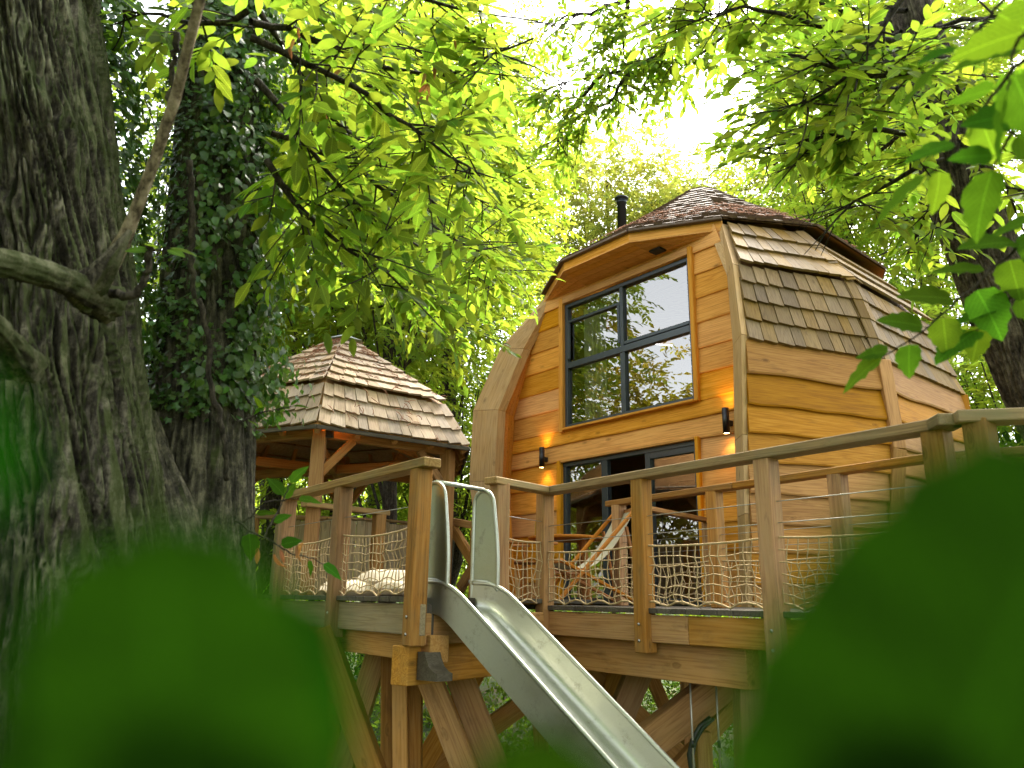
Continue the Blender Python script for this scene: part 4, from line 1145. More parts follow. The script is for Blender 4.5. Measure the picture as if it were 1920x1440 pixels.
# ================================================================== gazebo
GC = np.array([-2.40, 10.46, 0]); GR = 2.036; GROT = math.radians(173.44); GE = ZD + 1.9; GA = ZD + 3.56
def gcorn(k, R=GR, z=GE):
    a = GROT + math.radians(60 * k)
    return np.array([GC[0] + R * math.sin(a), GC[1] + R * math.cos(a), z])
gaz = thing('gazebo', 'hexagonal open gazebo with weathered shingle roof on square timber posts', 'gazebo', tuple(xy(GC, ZG)))
c0 = gcorn(0); hipn = nrm(np.cross(c0 - xy(GC, GE), ZUP))
kk_ = atplane(609, 718, c0, hipn); KRr = np.linalg.norm(xy(kk_ - GC, 0)); KZ = kk_[2]
apex = xy(GC, GA)
gctr = xy(GC, GE - .5)
for k in range(6):
    a0, b0_ = gcorn(k), gcorn(k + 1); a1, b1_ = gcorn(k, KRr, KZ), gcorn(k + 1, KRr, KZ)
    at_, bt_ = gcorn(k, .16, GA - .08), gcorn(k + 1, .16, GA - .08)
    if k in (0, 5):
        shingle_rows(a0, b0_, a1, b1_, 3, .155, M_['gshingle'], gaz, th=.022, ctr=gctr, lift=.01)
        shingle_rows(lerp(a1, b1_, 0) * 1, b1_, at_, bt_, 7, .19, M_['gshingle'], gaz, th=.024, ctr=gctr, lift=.045)
    # roof boards beneath
    mobj('roof_deck', np.array([a0, b0_, b1_, a1]) - ZUP * .004, [(0, 1, 2, 3)], M_['gbeam'], gaz)
    mobj('roof_deck', np.array([a1, b1_, apex]) - ZUP * .004, [(0, 1, 2)], M_['gbeam'], gaz)
    beam('eave_board', a0 - ZUP * .03, b0_ - ZUP * .03, .03, .05, M_['deck'], gaz)
    # ring beams, rafters
    ra, rb = gcorn(k, GR - .32, GE - .02), gcorn(k + 1, GR - .32, GE - .02)
    beam('ring_beam', ra, rb, .10, .15, M_['gbeam'], gaz)
    ra2, rb2 = gcorn(k, GR - .36, GE - .33), gcorn(k + 1, GR - .36, GE - .33)
    if k in (1, 2, 3, 4, 5, 0): beam('tie_beam', gcorn(k, GR - .42, GE - .20), gcorn(k + 3, GR - .42, GE - .20) if k < 3 else gcorn(k, GR - 1.1, GE + .1), .08, .12, M_['gbeam'], gaz)
    for f in (.0, .25, .5, .75):
        e0 = lerp(gcorn(k, GR - .05, GE - .07), gcorn(k + 1, GR - .05, GE - .07), f + .001); e1_ = lerp(gcorn(k, KRr - .05, KZ - .07), gcorn(k + 1, KRr - .05, KZ - .07), f + .001)
        beam('rafter', e0, e1_, .06, .10, M_['gbeam'], gaz)
        beam('rafter', e1_, lerp(gcorn(k, .3, GA - .3), gcorn(k + 1, .3, GA - .3), f), .06, .10, M_['gbeam'], gaz)
    pb = gcorn(k, GR - .30, ZG)
    beam('post', pb, xy(pb, GE - .03), .15, .15, M_['gbeam'], gaz, up=np.array([math.sin(GROT + math.radians(60 * k)), math.cos(GROT + math.radians(60 * k)), 0]))
    for dk in ((-1,) if k == 0 else (-1, 1)):
        q = lerp(gcorn(k, GR - .30, 0), gcorn(k + dk, GR - .30, 0), .24)
        beam('knee_brace', xy(pb, GE - .55), xy(q, GE - .08), .07, .10, M_['gbeam'], gaz)
    if k in (0, 1, 5):
        # hip cover strips
        n_ = 10
        pts_ = [gcorn(k, lerp(GR, KRr, t), lerp(GE, KZ, t)) for t in (0, .333, .667, 1)]
# remaining roof faces as one piece
Vg, Fg = [], []
for k in (1, 2, 3, 4):
    for r in range(10):
        f0, f1 = r / 10, (r + 1) / 10
        q = [lerp(gcorn(k), xy(apex, GA), f0), lerp(gcorn(k + 1), xy(apex, GA), f0), lerp(gcorn(k + 1), xy(apex, GA), f1), lerp(gcorn(k), xy(apex, GA), f1)]
        i0 = len(Vg); Vg += [q[0] + ZUP * .03, q[1] + ZUP * .03, q[2] + ZUP * .01, q[3] + ZUP * .01]; Fg.append((i0, i0 + 1, i0 + 2, i0 + 3))
o = mobj('rear_shingles', np.array(Vg), Fg, M_['gshingle'], gaz); o['kind'] = 'stuff'
capv = [gcorn(k, .30, GA - .10) + ZUP * .07 for k in range(6)] + [apex + ZUP * .10]
mobj('roof_cap', np.array(capv), [(k, (k + 1) % 6, 6) for k in range(6)], plain('zinc_cap', (.42, .44, .44), .45, .6), gaz)
# lit gazebo lamp on the front post
gl = thing('post_lamp', 'small black lamp glowing on the front gazebo post under the roof', 'lamp', tuple(gcorn(0, GR - .42, GE - .3)))
lc = aty(618, 812, 8.72)
beam('lamp_body', lc - ZUP * .05, lc + ZUP * .05, .09, .09, M_['black'], gl)
lathe('diffuser', [(.0, .052), (.035, .052), (.035, .056), (.0, .057)], lc, ZUP, M_['lampglow'], gl, 12)
ld = bpy.data.lights.new('lamp_beam', 'SPOT'); ld.energy = 14; ld.color = (1, .5, .14); ld.spot_size = math.radians(110); ld.spot_blend = .8; ld.shadow_soft_size = .03
lo = bpy.data.objects.new('lamp_beam', ld); COL.objects.link(lo)
M4 = Vector((0, 0, -1)).to_track_quat('Z', 'Y').to_matrix().to_4x4(); M4.translation = Vector(lc + ZUP * .08); place(lo, gl, M4)
# dry catkins caught on the roofs
def catkins(name, label, facets, n_, seed):
    rg = np.random.default_rng(seed); T = Tubes()
    for _ in range(n_):
        A, B, C_, D_ = facets[rg.integers(len(facets))]
        cx, cy_ = rg.random(), rg.random()
        for _ in range(rg.integers(1, 5)):
            u_, v_ = np.clip(cx + rg.normal(0, .05), 0, 1), np.clip(cy_ + rg.normal(0, .04), 0, 1)
            p = lerp(lerp(A, B, u_), lerp(D_, C_, u_), v_)
            nn = nrm(np.cross(B - A, D_ - A)); nn = nn if nn[2] > 0 else -nn
            d = rg.normal(0, 1, 3); d = nrm(d - nn * (d @ nn)); d2 = np.cross(nn, d) * rg.uniform(-.6, .6)
            L = rg.uniform(.05, .13)
            pts = [p + nn * (.06 + .015 * math.sin(t * 3)) + d * L * t + d2 * L * t * t for t in (0, .35, .7, 1)]
            T.add(np.array(pts), [.003, .0045, .0045, .002], 4)
    o = T.build(name, M_['catkin'], None); tag(o, label, 'catkins', kind='stuff')
fg = []
for k in (0, 5):
    fg.append([gcorn(k, KRr, KZ), gcorn(k + 1, KRr, KZ), gcorn(k + 1, .3, GA - .15), gcorn(k, .3, GA - .15)])
    fg.append([gcorn(k), gcorn(k + 1), gcorn(k + 1, KRr, KZ), gcorn(k, KRr, KZ)])
catkins('catkins', 'brown dry chestnut catkins strewn over the gazebo shingles', [fg[0], fg[2], fg[0], fg[2], fg[0], fg[2], fg[3]], 130, 4)
fh = [[cap_pt(k, .02), cap_pt(k + 1, .02), cap_pt(k + 1, .35), cap_pt(k, .35)] for k in (9, 0, 1, 1, 2, 2, 3)]
catkins('catkins', 'rusty brown catkins lying along the treehouse roof edge', fh, 260, 5)
# pulley under the gazebo corner
pl = thing('pulley', 'black pulley wheel hanging under the gazebo eave corner', 'pulley', tuple(aty(838, 898, 10.6)))
pc = aty(837, 917, 10.6)
th = np.linspace(0, 2 * math.pi, 25)
tube('wheel', [pc + np.array([math.cos(t), 0, math.sin(t)]) * .085 for t in th], .022, M_['black'], pl, 8)
for a in range(4):
    t = a * math.pi / 4; d = np.array([math.cos(t), 0, math.sin(t)]) * .085
    tube('spoke', [pc - d, pc + d], .009, M_['black'], pl, 6)
tube('hook', [pc + ZUP * .0, pc + ZUP * .12, pc + ZUP * .26], .012, M_['black'], pl, 6)
tube('pulley_rope', [pc + np.array([.085, 0, 0]), pc + np.array([.088, 0, -.5]), pc + np.array([.08, 0, -1.2])], .006, M_['cable'], pl, 6)
# curved board screen inside the gazebo
scr = thing('board_screen', 'low curved screen of upright grey boards inside the gazebo', 'screen', tuple(xy(GC, ZG)))
sc0 = np.array([-2.2, 10.9, 0])
for k in range(30):
    a = math.radians(100 + k * 6.2)
    p = sc0 + np.array([math.sin(a), math.cos(a), 0]) * 1.0
    q = np.array([math.sin(a), math.cos(a), 0])
    hh = .93 - .03 * (rnd.random())
    beam('board', xy(p, ZG), xy(p, ZG + hh), .104, .03, M_['fascia'], scr, up=q, b=.003)
rp = [xy(sc0 + np.array([math.sin(math.radians(98 + t * 188)), math.cos(math.radians(98 + t * 188)), 0]) * 1.0, ZG + .945) for t in np.linspace(0, 1, 16)]
for k in range(15): beam('top_rim', rp[k], rp[k + 1], .09, .03, M_['rail'], scr)
# cushions
def cushion(label, c, w_, d_, h_, rz, tilt=0.0):
    n = 14; g = np.linspace(-1, 1, n)
    X, Y = np.meshgrid(g, g, indexing='ij')
    prof = np.clip((1 - X ** 4) * (1 - Y ** 4), 0, 1) ** .45
    pinch = 1 - .06 * (1 - np.abs(X)) - .06 * (1 - np.abs(Y)) + .0
    top = np.stack([X * w_ / 2 * (1 - .05 * (1 - Y ** 2) * 0), Y * d_ / 2, prof * h_ / 2 + .01 * (fbm(X * 2 + 5, Y * 2 + rz, 2) - .5)], -1)
    bot = top * np.array([1, 1, -1])
    V = np.concatenate([top.reshape(-1, 3), bot.reshape(-1, 3)])
    i, j = np.meshgrid(np.arange(n - 1), np.arange(n - 1), indexing='ij'); a = (i * n + j).ravel()
    Fq = np.concatenate([np.stack([a, a + n, a + n + 1, a + 1], -1), np.stack([a, a + 1, a + n + 1, a + n], -1) + n * n])
    Mx = Matrix.Translation(Vector(c)) @ Matrix.Rotation(rz, 4, 'Z') @ Matrix.Rotation(tilt, 4, 'X')
    o = obj('cushion', new_mesh('cushion', V, Fq, True), M_['cushion'], None, Mx)
    return tag(o, label, 'cushion', 'cream cushions on the gazebo floor')
cp = aty(735, 1100, 8.0); cushion('thick cream cushion lying just left of the slide post', xy(cp, ZG + .14), .62, .6, .24, .5)
cp = aty(672, 1112, 7.9); cushion('flat cream cushion lying behind the middle gazebo rail post', xy(cp, ZG + .07), .75, .6, .15, .2, .08)
cp = aty(748, 1112, 7.4); cushion('small cream cushion at the foot of the slide post', xy(cp, ZG + .07), .35, .4, .14, .9)

# ================================================================== furniture on the deck
def slat_chair(label, pos, face):
    t = thing('slatted_chair', label, 'chair', tuple(xy(pos, ZD)))
    f = az(face); s = np.array([f[1], -f[0], 0]); p = xy(pos, ZD)
    for l in (-1, 1):
        beam('leg', p + s * .27 * l + f * .22, p + s * .27 * l + f * .24 + ZUP * .62, .05, .05, M_['furn'], t, up=f)
        beam('leg', p + s * .27 * l - f * .22, p + s * .27 * l - f * .30 + ZUP * .95, .05, .05, M_['furn'], t, up=f)
        beam('armrest', p + s * .29 * l + f * .30 + ZUP * .635, p + s * .29 * l - f * .30 + ZUP * .625, .07, .028, M_['furn'], t)
    for k in range(7):
        beam('seat_slat', p - s * .25 + f * (.24 - k * .075) + ZUP * .43, p + s * .25 + f * (.24 - k * .075) + ZUP * .43, .06, .02, M_['furn'], t)
    beam('back_rail', p - s * .27 - f * .29 + ZUP * .95, p + s * .27 - f * .29 + ZUP * .95, .03, .07, M_['furn'], t)
    beam('back_rail', p - s * .25 - f * .225 + ZUP * .48, p + s * .25 - f * .225 + ZUP * .48, .03, .05, M_['furn'], t)
    for k in range(7):
        x = -.21 + k * .07
        beam('back_slat', p + s * x - f * .225 + ZUP * .49, p + s * x - f * .288 + ZUP * .93, .045, .014, M_['furn'], t, up=f)
    return t
slat_chair('slatted wooden armchair standing behind the narrow net by the slide', aty(972, 1100, 8.6), 60)
tb = thing('round_table', 'round wooden table between the slatted chair and the deck chair', 'table', tuple(xy(aty(1068, 1100, 9.0), ZD)))
tp = xy(aty(1062, 1100, 8.9), ZD)
lathe('table_top', [(.0, .70), (.40, .70), (.43, .705), (.43, .728), (.415, .735), (.0, .735)], tp, ZUP, M_['furn'], tb, 36, False)
for k in range(4):
    a = math.radians(45 + 90 * k); d = np.array([math.sin(a), math.cos(a), 0])
    beam('leg', tp + d * .33, tp + d * .26 + ZUP * .70, .05, .05, M_['furn'], tb)
beam('stretcher', tp - az(45) * .29 + ZUP * .35, tp + az(45) * .29 + ZUP * .35, .04, .05, M_['furn'], tb)
beam('stretcher', tp - az(135) * .29 + ZUP * .30, tp + az(135) * .29 + ZUP * .30, .04, .05, M_['furn'], tb)
bp_ = xy(aty(1005, 975, 9.0), ZD + .735)
bt = thing('bottle', 'amber glass bottle standing on the round table', 'bottle', tuple(tp + np.array([-.33, .02, .735])))
bb = tp + np.array([-.32, .0, .735])
lathe('body', [(.0, 0), (.034, 0), (.036, .01), (.036, .15), (.014, .21), (.013, .27), (.0, .27)], bb, ZUP, M_['bottle'], bt, 16)
lathe('cap', [(.0, .27), (.016, .27), (.016, .29), (.0, .292)], bb, ZUP, M_['canvas'], bt, 12)
dc = thing('deck_chair', 'folding wooden deck chair with cream canvas seat behind the front net', 'chair', tuple(xy(aty(1105, 1120, 8.0), ZD)))
dp = xy(aty(1110, 1120, 7.9), ZD); f = az(75); s_ = np.array([f[1], -f[0], 0])
for l in (-1, 1):
    o_ = s_ * .28 * l
    beam('side_rail', dp + o_ - f * .45 + ZUP * .03, dp + o_ + f * .38 + ZUP * .95, .03, .06, M_['furn'], dc, up=s_)
    beam('side_rail', dp + o_ * .9 + f * .40 + ZUP * .02, dp + o_ * .9 - f * .42 + ZUP * .42, .03, .055, M_['furn'], dc, up=s_)
    beam('strut', dp + o_ * 1.08 + f * .25 + ZUP * .75, dp + o_ * 1.08 + f * .40 + ZUP * .02, .025, .04, M_['furn'], dc, up=s_)
beam('cross_bar', dp - s_ * .29 + f * .38 + ZUP * .93, dp + s_ * .29 + f * .38 + ZUP * .93, .04, .04, M_['furn'], dc)
beam('cross_bar', dp - s_ * .27 - f * .41 + ZUP * .41, dp + s_ * .27 - f * .41 + ZUP * .41, .04, .04, M_['furn'], dc)
tt = np.linspace(0, 1, 14); Vs = []
for t_ in tt:
    c = lerp(dp + f * .37 + ZUP * .93, dp - f * .41 + ZUP * .42, t_) - ZUP * .34 * 4 * t_ * (1 - t_) * .8
    Vs += [c - s_ * .24, c + s_ * .24]
Vs = np.array(Vs); Fs = [(2 * i, 2 * i + 1, 2 * i + 3, 2 * i + 2) for i in range(13)]
mobj('canvas_seat', Vs, Fs, M_['canvas'], dc, True)
# swing ropes and cable under the deck
for x_, lab in ((1292, 'steel swing rope hanging from the beam nearer the slide'), (1340, 'steel swing rope hanging from the beam nearer the thick corner post')):
    t = thing('swing_rope', lab, 'rope', tuple(aty(x_, 1236, 6.2)), 'swing ropes under the deck')
    p = aty(x_, 1240, 6.2)
    tube('rope', [p, p - ZUP * .5, p - ZUP * 1.0, p - ZUP * 2.0], .008, M_['cable'], t, 6)
    hk = [p + np.array([.03 * math.cos(a), 0, .03 * math.sin(a)]) for a in np.linspace(-1.2, 4.3, 12)]
    tube('hook', hk, .008, M_['bolt'], t, 6)
    tube('hook', [p + ZUP * .03, p + ZUP * .07, p + ZUP * .13], .008, M_['bolt'], t, 6)
    lathe('shackle', [(.0, -.6), (.013, -.6), (.013, -.55), (.0, -.55)], p, ZUP, M_['black'], t, 8)
cb_ = [aty(1332, 1345, 6.4), aty(1312, 1362, 6.4), aty(1298, 1388, 6.4), aty(1292, 1415, 6.4), aty(1296, 1445, 6.4), aty(1310, 1520, 6.4)]
cv = thing('black_cable', 'black cable looping down beside the swing rope under the deck', 'cable', tuple(cb_[0]))
tube('sheath', cb_, .018, M_['black'], cv, 8)
tube('sheath', [p + np.array([.03, .02, -.01]) for p in cb_], .014, M_['black'], cv, 8)
# ================================================================== vegetation toolkit
def tmpl_chestnut(w_=.20, fold=.05, droop=.10):
    xs = [0, .12, .34, .60, .84, 1.0]; hw = [0, .55, .95, 1.0, .55, 0]
    V = []; idx = []
    for x, h in zip(xs, hw):
        z = -droop * x * x
        if h == 0: idx.append((len(V),)); V.append((x, 0, z))
        else:
            i = len(V); V += [(x, 0, z), (x - .02, h * w_, z + fold * h), (x - .02, -h * w_, z + fold * h)]; idx.append((i, i + 1, i + 2))
    Fc = []
    for a, b in zip(idx[:-1], idx[1:]):
        if len(a) == 1: Fc += [(a[0], b[0], b[1]), (a[0], b[2], b[0])]
        elif len(b) == 1: Fc += [(a[0], b[0], a[1]), (a[0], a[2], b[0])]
        else: Fc += [(a[0], b[0], b[1]), (a[0], b[1], a[1]), (a[0], b[2], b[0]), (a[0], a[2], b[2])]
    return np.array(V, float), np.array(Fc)
def tmpl_diamond(w_=.2, fold=.06):
    V = np.array([(0, 0, 0), (.45, w_ * 1.15, fold), (1, 0, -.06), (.45, -w_ * 1.15, fold)], float)
    return V, np.array([(0, 2, 1), (0, 3, 2)])
def tmpl_ovate(w_=.40, n=11, serr=.02, fold=.05, droop=.14, tip=.5, heart=.05, blunt=.75, point=1.04):
    xs = np.linspace(0, 1, n)
    hw = np.sin(np.pi * np.clip(xs, 0, 1) ** .72) ** blunt
    V = [(0, 0, 0)]; up, dn, md = [], [], []
    for k in range(1, n - 1):
        s = serr * (1 if k % 2 else -1)
        z = -droop * xs[k] ** 2
        md.append(len(V)); V.append((xs[k], 0, z))
        up.append(len(V)); V.append((xs[k] - heart * (1 - xs[k]) + s * .6, hw[k] * w_ + s, z + fold * hw[k] * (1 + .5 * math.sin(k * 2.1))))
        dn.append(len(V)); V.append((xs[k] - heart * (1 - xs[k]) + s * .6, -hw[k] * w_ - s, z + fold * hw[k] * (1 + .5 * math.sin(k * 1.7 + 1))))
    e = len(V); V.append((point, 0, -droop * 1.1))
    Fc = [(0, md[0], up[0]), (0, dn[0], md[0])]
    for k in range(len(md) - 1):
        Fc += [(md[k], md[k + 1], up[k + 1]), (md[k], up[k + 1], up[k]), (md[k], dn[k + 1], md[k + 1]), (md[k], dn[k], dn[k + 1])]
    Fc += [(md[-1], e, up[-1]), (md[-1], dn[-1], e)]
    return np.array(V, float), np.array(Fc)
def tmpl_ivy():
    a = np.radians([0, 28, 55, 80, 125, 180, 235, 280, 305, 332]); r = np.array([1.0, .55, .85, .5, .55, .12, .55, .5, .85, .55])
    V = [(.42, 0, .06)] + [(.45 + .55 * r[k] * math.cos(a[k]), .55 * r[k] * math.sin(a[k]), -.04 if k % 2 else 0) for k in range(10)]
    return np.array(V, float), np.array([(0, 1 + k, 1 + (k + 1) % 10) for k in range(10)])
T_CH, T_DI, T_OV, T_IV = tmpl_chestnut(), tmpl_diamond(), tmpl_ovate(), tmpl_ivy()
T_OV2 = tmpl_ovate(.36, 8, .012)
def leaf_frames(d, n):
    d = nrm(d); s = nrm(np.cross(n, d)); n2 = np.cross(d, s)
    return d, s, n2
def leaves_mesh(name, tm, pos, d, n, size, var, mat, parent=None, kind='stuff'):
    tv, tf = tm
    pos = np.asarray(pos, float); c = pos.mean(0); pos = pos - c
    d, s, n2 = leaf_frames(np.asarray(d, float), np.asarray(n, float))
    sz = np.asarray(size, float)[:, None, None]
    V = pos[:, None, :] + sz * (tv[None, :, 0:1] * d[:, None] + tv[None, :, 1:2] * s[:, None] + tv[None, :, 2:3] * n2[:, None])
    k = len(tv); m = len(pos)
    Fa = (tf[None] + (np.arange(m) * k)[:, None, None]).reshape(-1, tf.shape[1])
    me = new_mesh(name, V.reshape(-1, 3), Fa)
    at = me.attributes.new('var', 'FLOAT', 'POINT'); at.data.foreach_set('value', np.repeat(np.asarray(var, np.float32), k))
    o = obj(name, me, mat, parent, Matrix.Translation(Vector(c)))
    if kind: o['kind'] = kind
    return o
_leafme = {}
def leaf_objects(key, tm, pos, d, n, size, mat, parent, name='leaf'):
    if key not in _leafme:
        me = new_mesh('leaf', tm[0], tm[1], True); me.materials.append(mat); _leafme[key] = me
    d, s, n2 = leaf_frames(np.asarray(d, float), np.asarray(n, float))
    for i in range(len(pos)):
        z = float(size[i]); p = pos[i]
        M4 = Matrix(((d[i][0] * z, s[i][0] * z, n2[i][0] * z, p[0]), (d[i][1] * z, s[i][1] * z, n2[i][1] * z, p[1]), (d[i][2] * z, s[i][2] * z, n2[i][2] * z, p[2]), (0, 0, 0, 1)))
        obj(name, _leafme[key], None, parent, M4)
def sprays(O, D, Nn, L, K, size, rg, droop=.25, jitter=.25, ang0=60, ang1=25):
    """leaves along twigs; returns flat arrays"""
    O = np.asarray(O, float); D = nrm(D); Nn = np.asarray(Nn, float)
    m = len(O); S = nrm(np.cross(Nn, D)); N2 = np.cross(D, S)
    P, Q, R, Z = [], [], [], []
    L = np.broadcast_to(np.asarray(L, float), (m,)); size = np.broadcast_to(np.asarray(size, float), (m,))
    for j in range(K):
        t = (j + .6) / K
        if j == K - 1: a = np.zeros(m); t = 1.0
        else: a = np.radians(ang0 + (ang1 - ang0) * t) * (1 if j % 2 else -1) + rg.normal(0, .2, m)
        p = O + D * (L * t)[:, None] - np.array([0, 0, 1.0]) * (L * t * t * .15)[:, None]
        d = D * np.cos(a)[:, None] + S * np.sin(a)[:, None]
        d = d - np.array([0, 0, droop]) + rg.normal(0, jitter * .5, (m, 3))
        n = N2 + rg.normal(0, jitter, (m, 3))
        P.append(p); Q.append(d); R.append(n); Z.append(size * rg.uniform(.72, 1.12, m) * (1.0 if t > .3 else .85))
    return np.concatenate(P), np.concatenate(Q), np.concatenate(R), np.concatenate(Z)
def inpoly(q, poly):
    x, y = q[..., 0], q[..., 1]; c = np.zeros(x.shape, bool); n = len(poly)
    for i in range(n):
        x0, y0 = poly[i]; x1, y1 = poly[(i + 1) % n]
        cond = ((y0 > y) != (y1 > y)) & (x < (x1 - x0) * (y - y0) / (y1 - y0 + 1e-9) + x0)
        c ^= cond
    return c
GAP = [(945, -200), (1410, -200), (1390, 40), (1370, 180), (1300, 225), (1180, 225), (1080, 250), (1000, 270), (1010, 190), (970, 90)]
def curve_pts(pts, n=10, wob=0.0, rg=None):
    P = np.array(pts, float)
    d = np.concatenate([[0], np.cumsum(np.linalg.norm(np.diff(P, axis=0), axis=1))]); t = np.linspace(0, d[-1], n)
    q = np.stack([np.interp(t, d, P[:, k]) for k in range(3)], -1)
    for _ in range(2): q[1:-1] = (q[:-2] + 2 * q[1:-1] + q[2:]) / 4
    if wob and rg is not None: q[1:-1] += rg.normal(0, wob, (n - 2, 3))
    return q
def crown_tree(name, label, px, py, Y, rx, rz, nclump, nspray, leaf, K, mat, seed, trunk_r=.22, lean=0.0, tm=None, rc=.8, group=None, trunk_px=None, ry=None, gap=True, base=None, center=None, limbs=True, dense=.45, cat='tree'):
    rg = np.random.default_rng(seed)
    C = aty(px, py, Y) if center is None else np.asarray(center, float)
    ry = ry or rx
    dirs = nrm(rg.normal(0, 1, (nclump, 3))); rad = rg.random(nclump) ** dense
    cl = C + dirs * rad[:, None] * np.array([rx, ry, rz])
    # uneven outline: push whole sectors in and out
    amp = 1 + .35 * (fbm(dirs[:, 0] * 2.2 + seed, dirs[:, 2] * 2.2 + dirs[:, 1] * 1.3 + 9, 3) - .5) * 2
    cl = C + (cl - C) * amp[:, None]
    if gap: cl = cl[~inpoly(proj(cl), GAP)]
    bx = C[0] if trunk_px is None else aty(trunk_px, py, Y)[0]
    b = np.array([bx + lean, C[1], float(gz(bx + lean, C[1])) - .2]) if base is None else np.asarray(base, float)
    root = thing(name, label, cat, tuple(b), group)
    T = Tubes()
    top = C + np.array([0, 0, rz * .55])
    tr = curve_pts([b, lerp(b, C, .5) + rg.normal(0, .15, 3) * np.array([1, 1, 0]), C - np.array([0, 0, rz * .3]), top], 14, .05, rg)
    if inpoly(proj(top), GAP): tr = tr[:11]
    T.add(tr, np.linspace(trunk_r, trunk_r * .25, len(tr)), 9)
    T.build('trunk', M_['twig'], root)
    T = Tubes(); ncl = len(cl)
    if limbs:
        for k in range(0, ncl, 4):
            i = rg.integers(len(tr) // 3, len(tr)); s = tr[i]
            e = cl[k]
            mid = lerp(s, e, .5) + np.array([0, 0, .12 * np.linalg.norm(e - s)]) * rg.uniform(-.3, 1)
            r0 = trunk_r * .22 * (1 - i / len(tr) * .6)
            T.add(curve_pts([s, mid, e], 7, .06, rg), np.linspace(r0, .012, 7), 5)
        T.build('branches', M_['twig'], root)['kind'] = 'stuff'
    O = (cl[:, None] + rg.normal(0, rc * .5, (ncl, nspray, 3))).reshape(-1, 3)
    out = nrm((O - C) * np.array([1, 1, .35])) + rg.normal(0, .55, O.shape); out[:, 2] = out[:, 2] * .5 - .12
    Nn = np.array([0, 0, 1.0]) + rg.normal(0, .35, O.shape)
    P, D, R, Z = sprays(O, out, Nn, leaf * 2.4, K, leaf, rg)
    var = np.repeat(rg.random(ncl), nspray); var = np.tile(np.clip(var * .5 + rg.random(len(var)) * .5, 0, .999), K)
    leaves_mesh('crown', tm or T_DI, P, D, R, Z, var, M_[mat], root)
    return root

# ================================================================== forest behind
FOR = 'trees behind the treehouse'
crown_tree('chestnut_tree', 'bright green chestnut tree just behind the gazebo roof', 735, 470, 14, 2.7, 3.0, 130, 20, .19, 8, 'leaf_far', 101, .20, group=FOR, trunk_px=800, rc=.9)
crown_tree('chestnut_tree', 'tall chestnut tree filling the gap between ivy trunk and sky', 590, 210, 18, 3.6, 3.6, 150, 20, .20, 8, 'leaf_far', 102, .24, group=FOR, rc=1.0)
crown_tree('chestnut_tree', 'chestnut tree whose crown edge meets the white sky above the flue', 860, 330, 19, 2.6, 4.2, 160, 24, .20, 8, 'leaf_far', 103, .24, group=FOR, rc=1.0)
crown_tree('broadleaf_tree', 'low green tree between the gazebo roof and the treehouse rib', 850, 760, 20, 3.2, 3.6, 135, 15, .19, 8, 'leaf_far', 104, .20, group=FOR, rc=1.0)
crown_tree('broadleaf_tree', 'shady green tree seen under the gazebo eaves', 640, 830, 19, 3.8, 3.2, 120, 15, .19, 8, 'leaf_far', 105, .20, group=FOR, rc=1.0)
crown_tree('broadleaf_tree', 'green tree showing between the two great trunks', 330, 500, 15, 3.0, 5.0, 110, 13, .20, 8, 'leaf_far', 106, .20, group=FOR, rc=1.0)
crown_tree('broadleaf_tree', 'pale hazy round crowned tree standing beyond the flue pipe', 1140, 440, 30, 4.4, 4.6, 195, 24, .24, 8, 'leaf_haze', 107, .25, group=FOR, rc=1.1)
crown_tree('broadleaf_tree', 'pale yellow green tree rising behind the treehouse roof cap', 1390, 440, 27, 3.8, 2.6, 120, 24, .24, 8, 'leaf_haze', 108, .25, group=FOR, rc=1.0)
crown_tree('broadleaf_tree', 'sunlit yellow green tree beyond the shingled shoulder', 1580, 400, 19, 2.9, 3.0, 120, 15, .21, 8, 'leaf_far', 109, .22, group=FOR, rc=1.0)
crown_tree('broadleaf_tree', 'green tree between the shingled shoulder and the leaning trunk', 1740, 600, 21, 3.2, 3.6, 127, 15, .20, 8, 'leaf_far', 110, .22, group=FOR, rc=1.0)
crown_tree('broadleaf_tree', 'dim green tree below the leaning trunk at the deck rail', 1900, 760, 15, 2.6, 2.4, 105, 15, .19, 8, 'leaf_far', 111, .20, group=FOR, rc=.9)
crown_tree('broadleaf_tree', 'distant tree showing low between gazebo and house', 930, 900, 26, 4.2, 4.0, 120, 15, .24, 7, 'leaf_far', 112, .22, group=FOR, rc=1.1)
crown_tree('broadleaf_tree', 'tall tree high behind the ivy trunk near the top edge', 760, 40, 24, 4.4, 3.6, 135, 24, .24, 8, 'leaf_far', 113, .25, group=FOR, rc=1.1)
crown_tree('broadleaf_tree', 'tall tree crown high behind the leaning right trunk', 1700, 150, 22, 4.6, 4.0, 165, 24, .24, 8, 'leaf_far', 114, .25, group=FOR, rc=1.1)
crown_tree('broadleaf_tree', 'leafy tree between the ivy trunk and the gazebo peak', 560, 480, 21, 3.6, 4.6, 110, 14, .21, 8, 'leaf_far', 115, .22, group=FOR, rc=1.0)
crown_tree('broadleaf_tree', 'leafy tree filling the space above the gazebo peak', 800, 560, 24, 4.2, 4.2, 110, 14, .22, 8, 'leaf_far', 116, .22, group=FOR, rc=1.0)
crown_tree('broadleaf_tree', 'leafy tree high above the gazebo behind the overhanging limb', 680, 300, 26, 4.4, 4.4, 130, 20, .24, 8, 'leaf_far', 117, .22, group=FOR, rc=1.0)
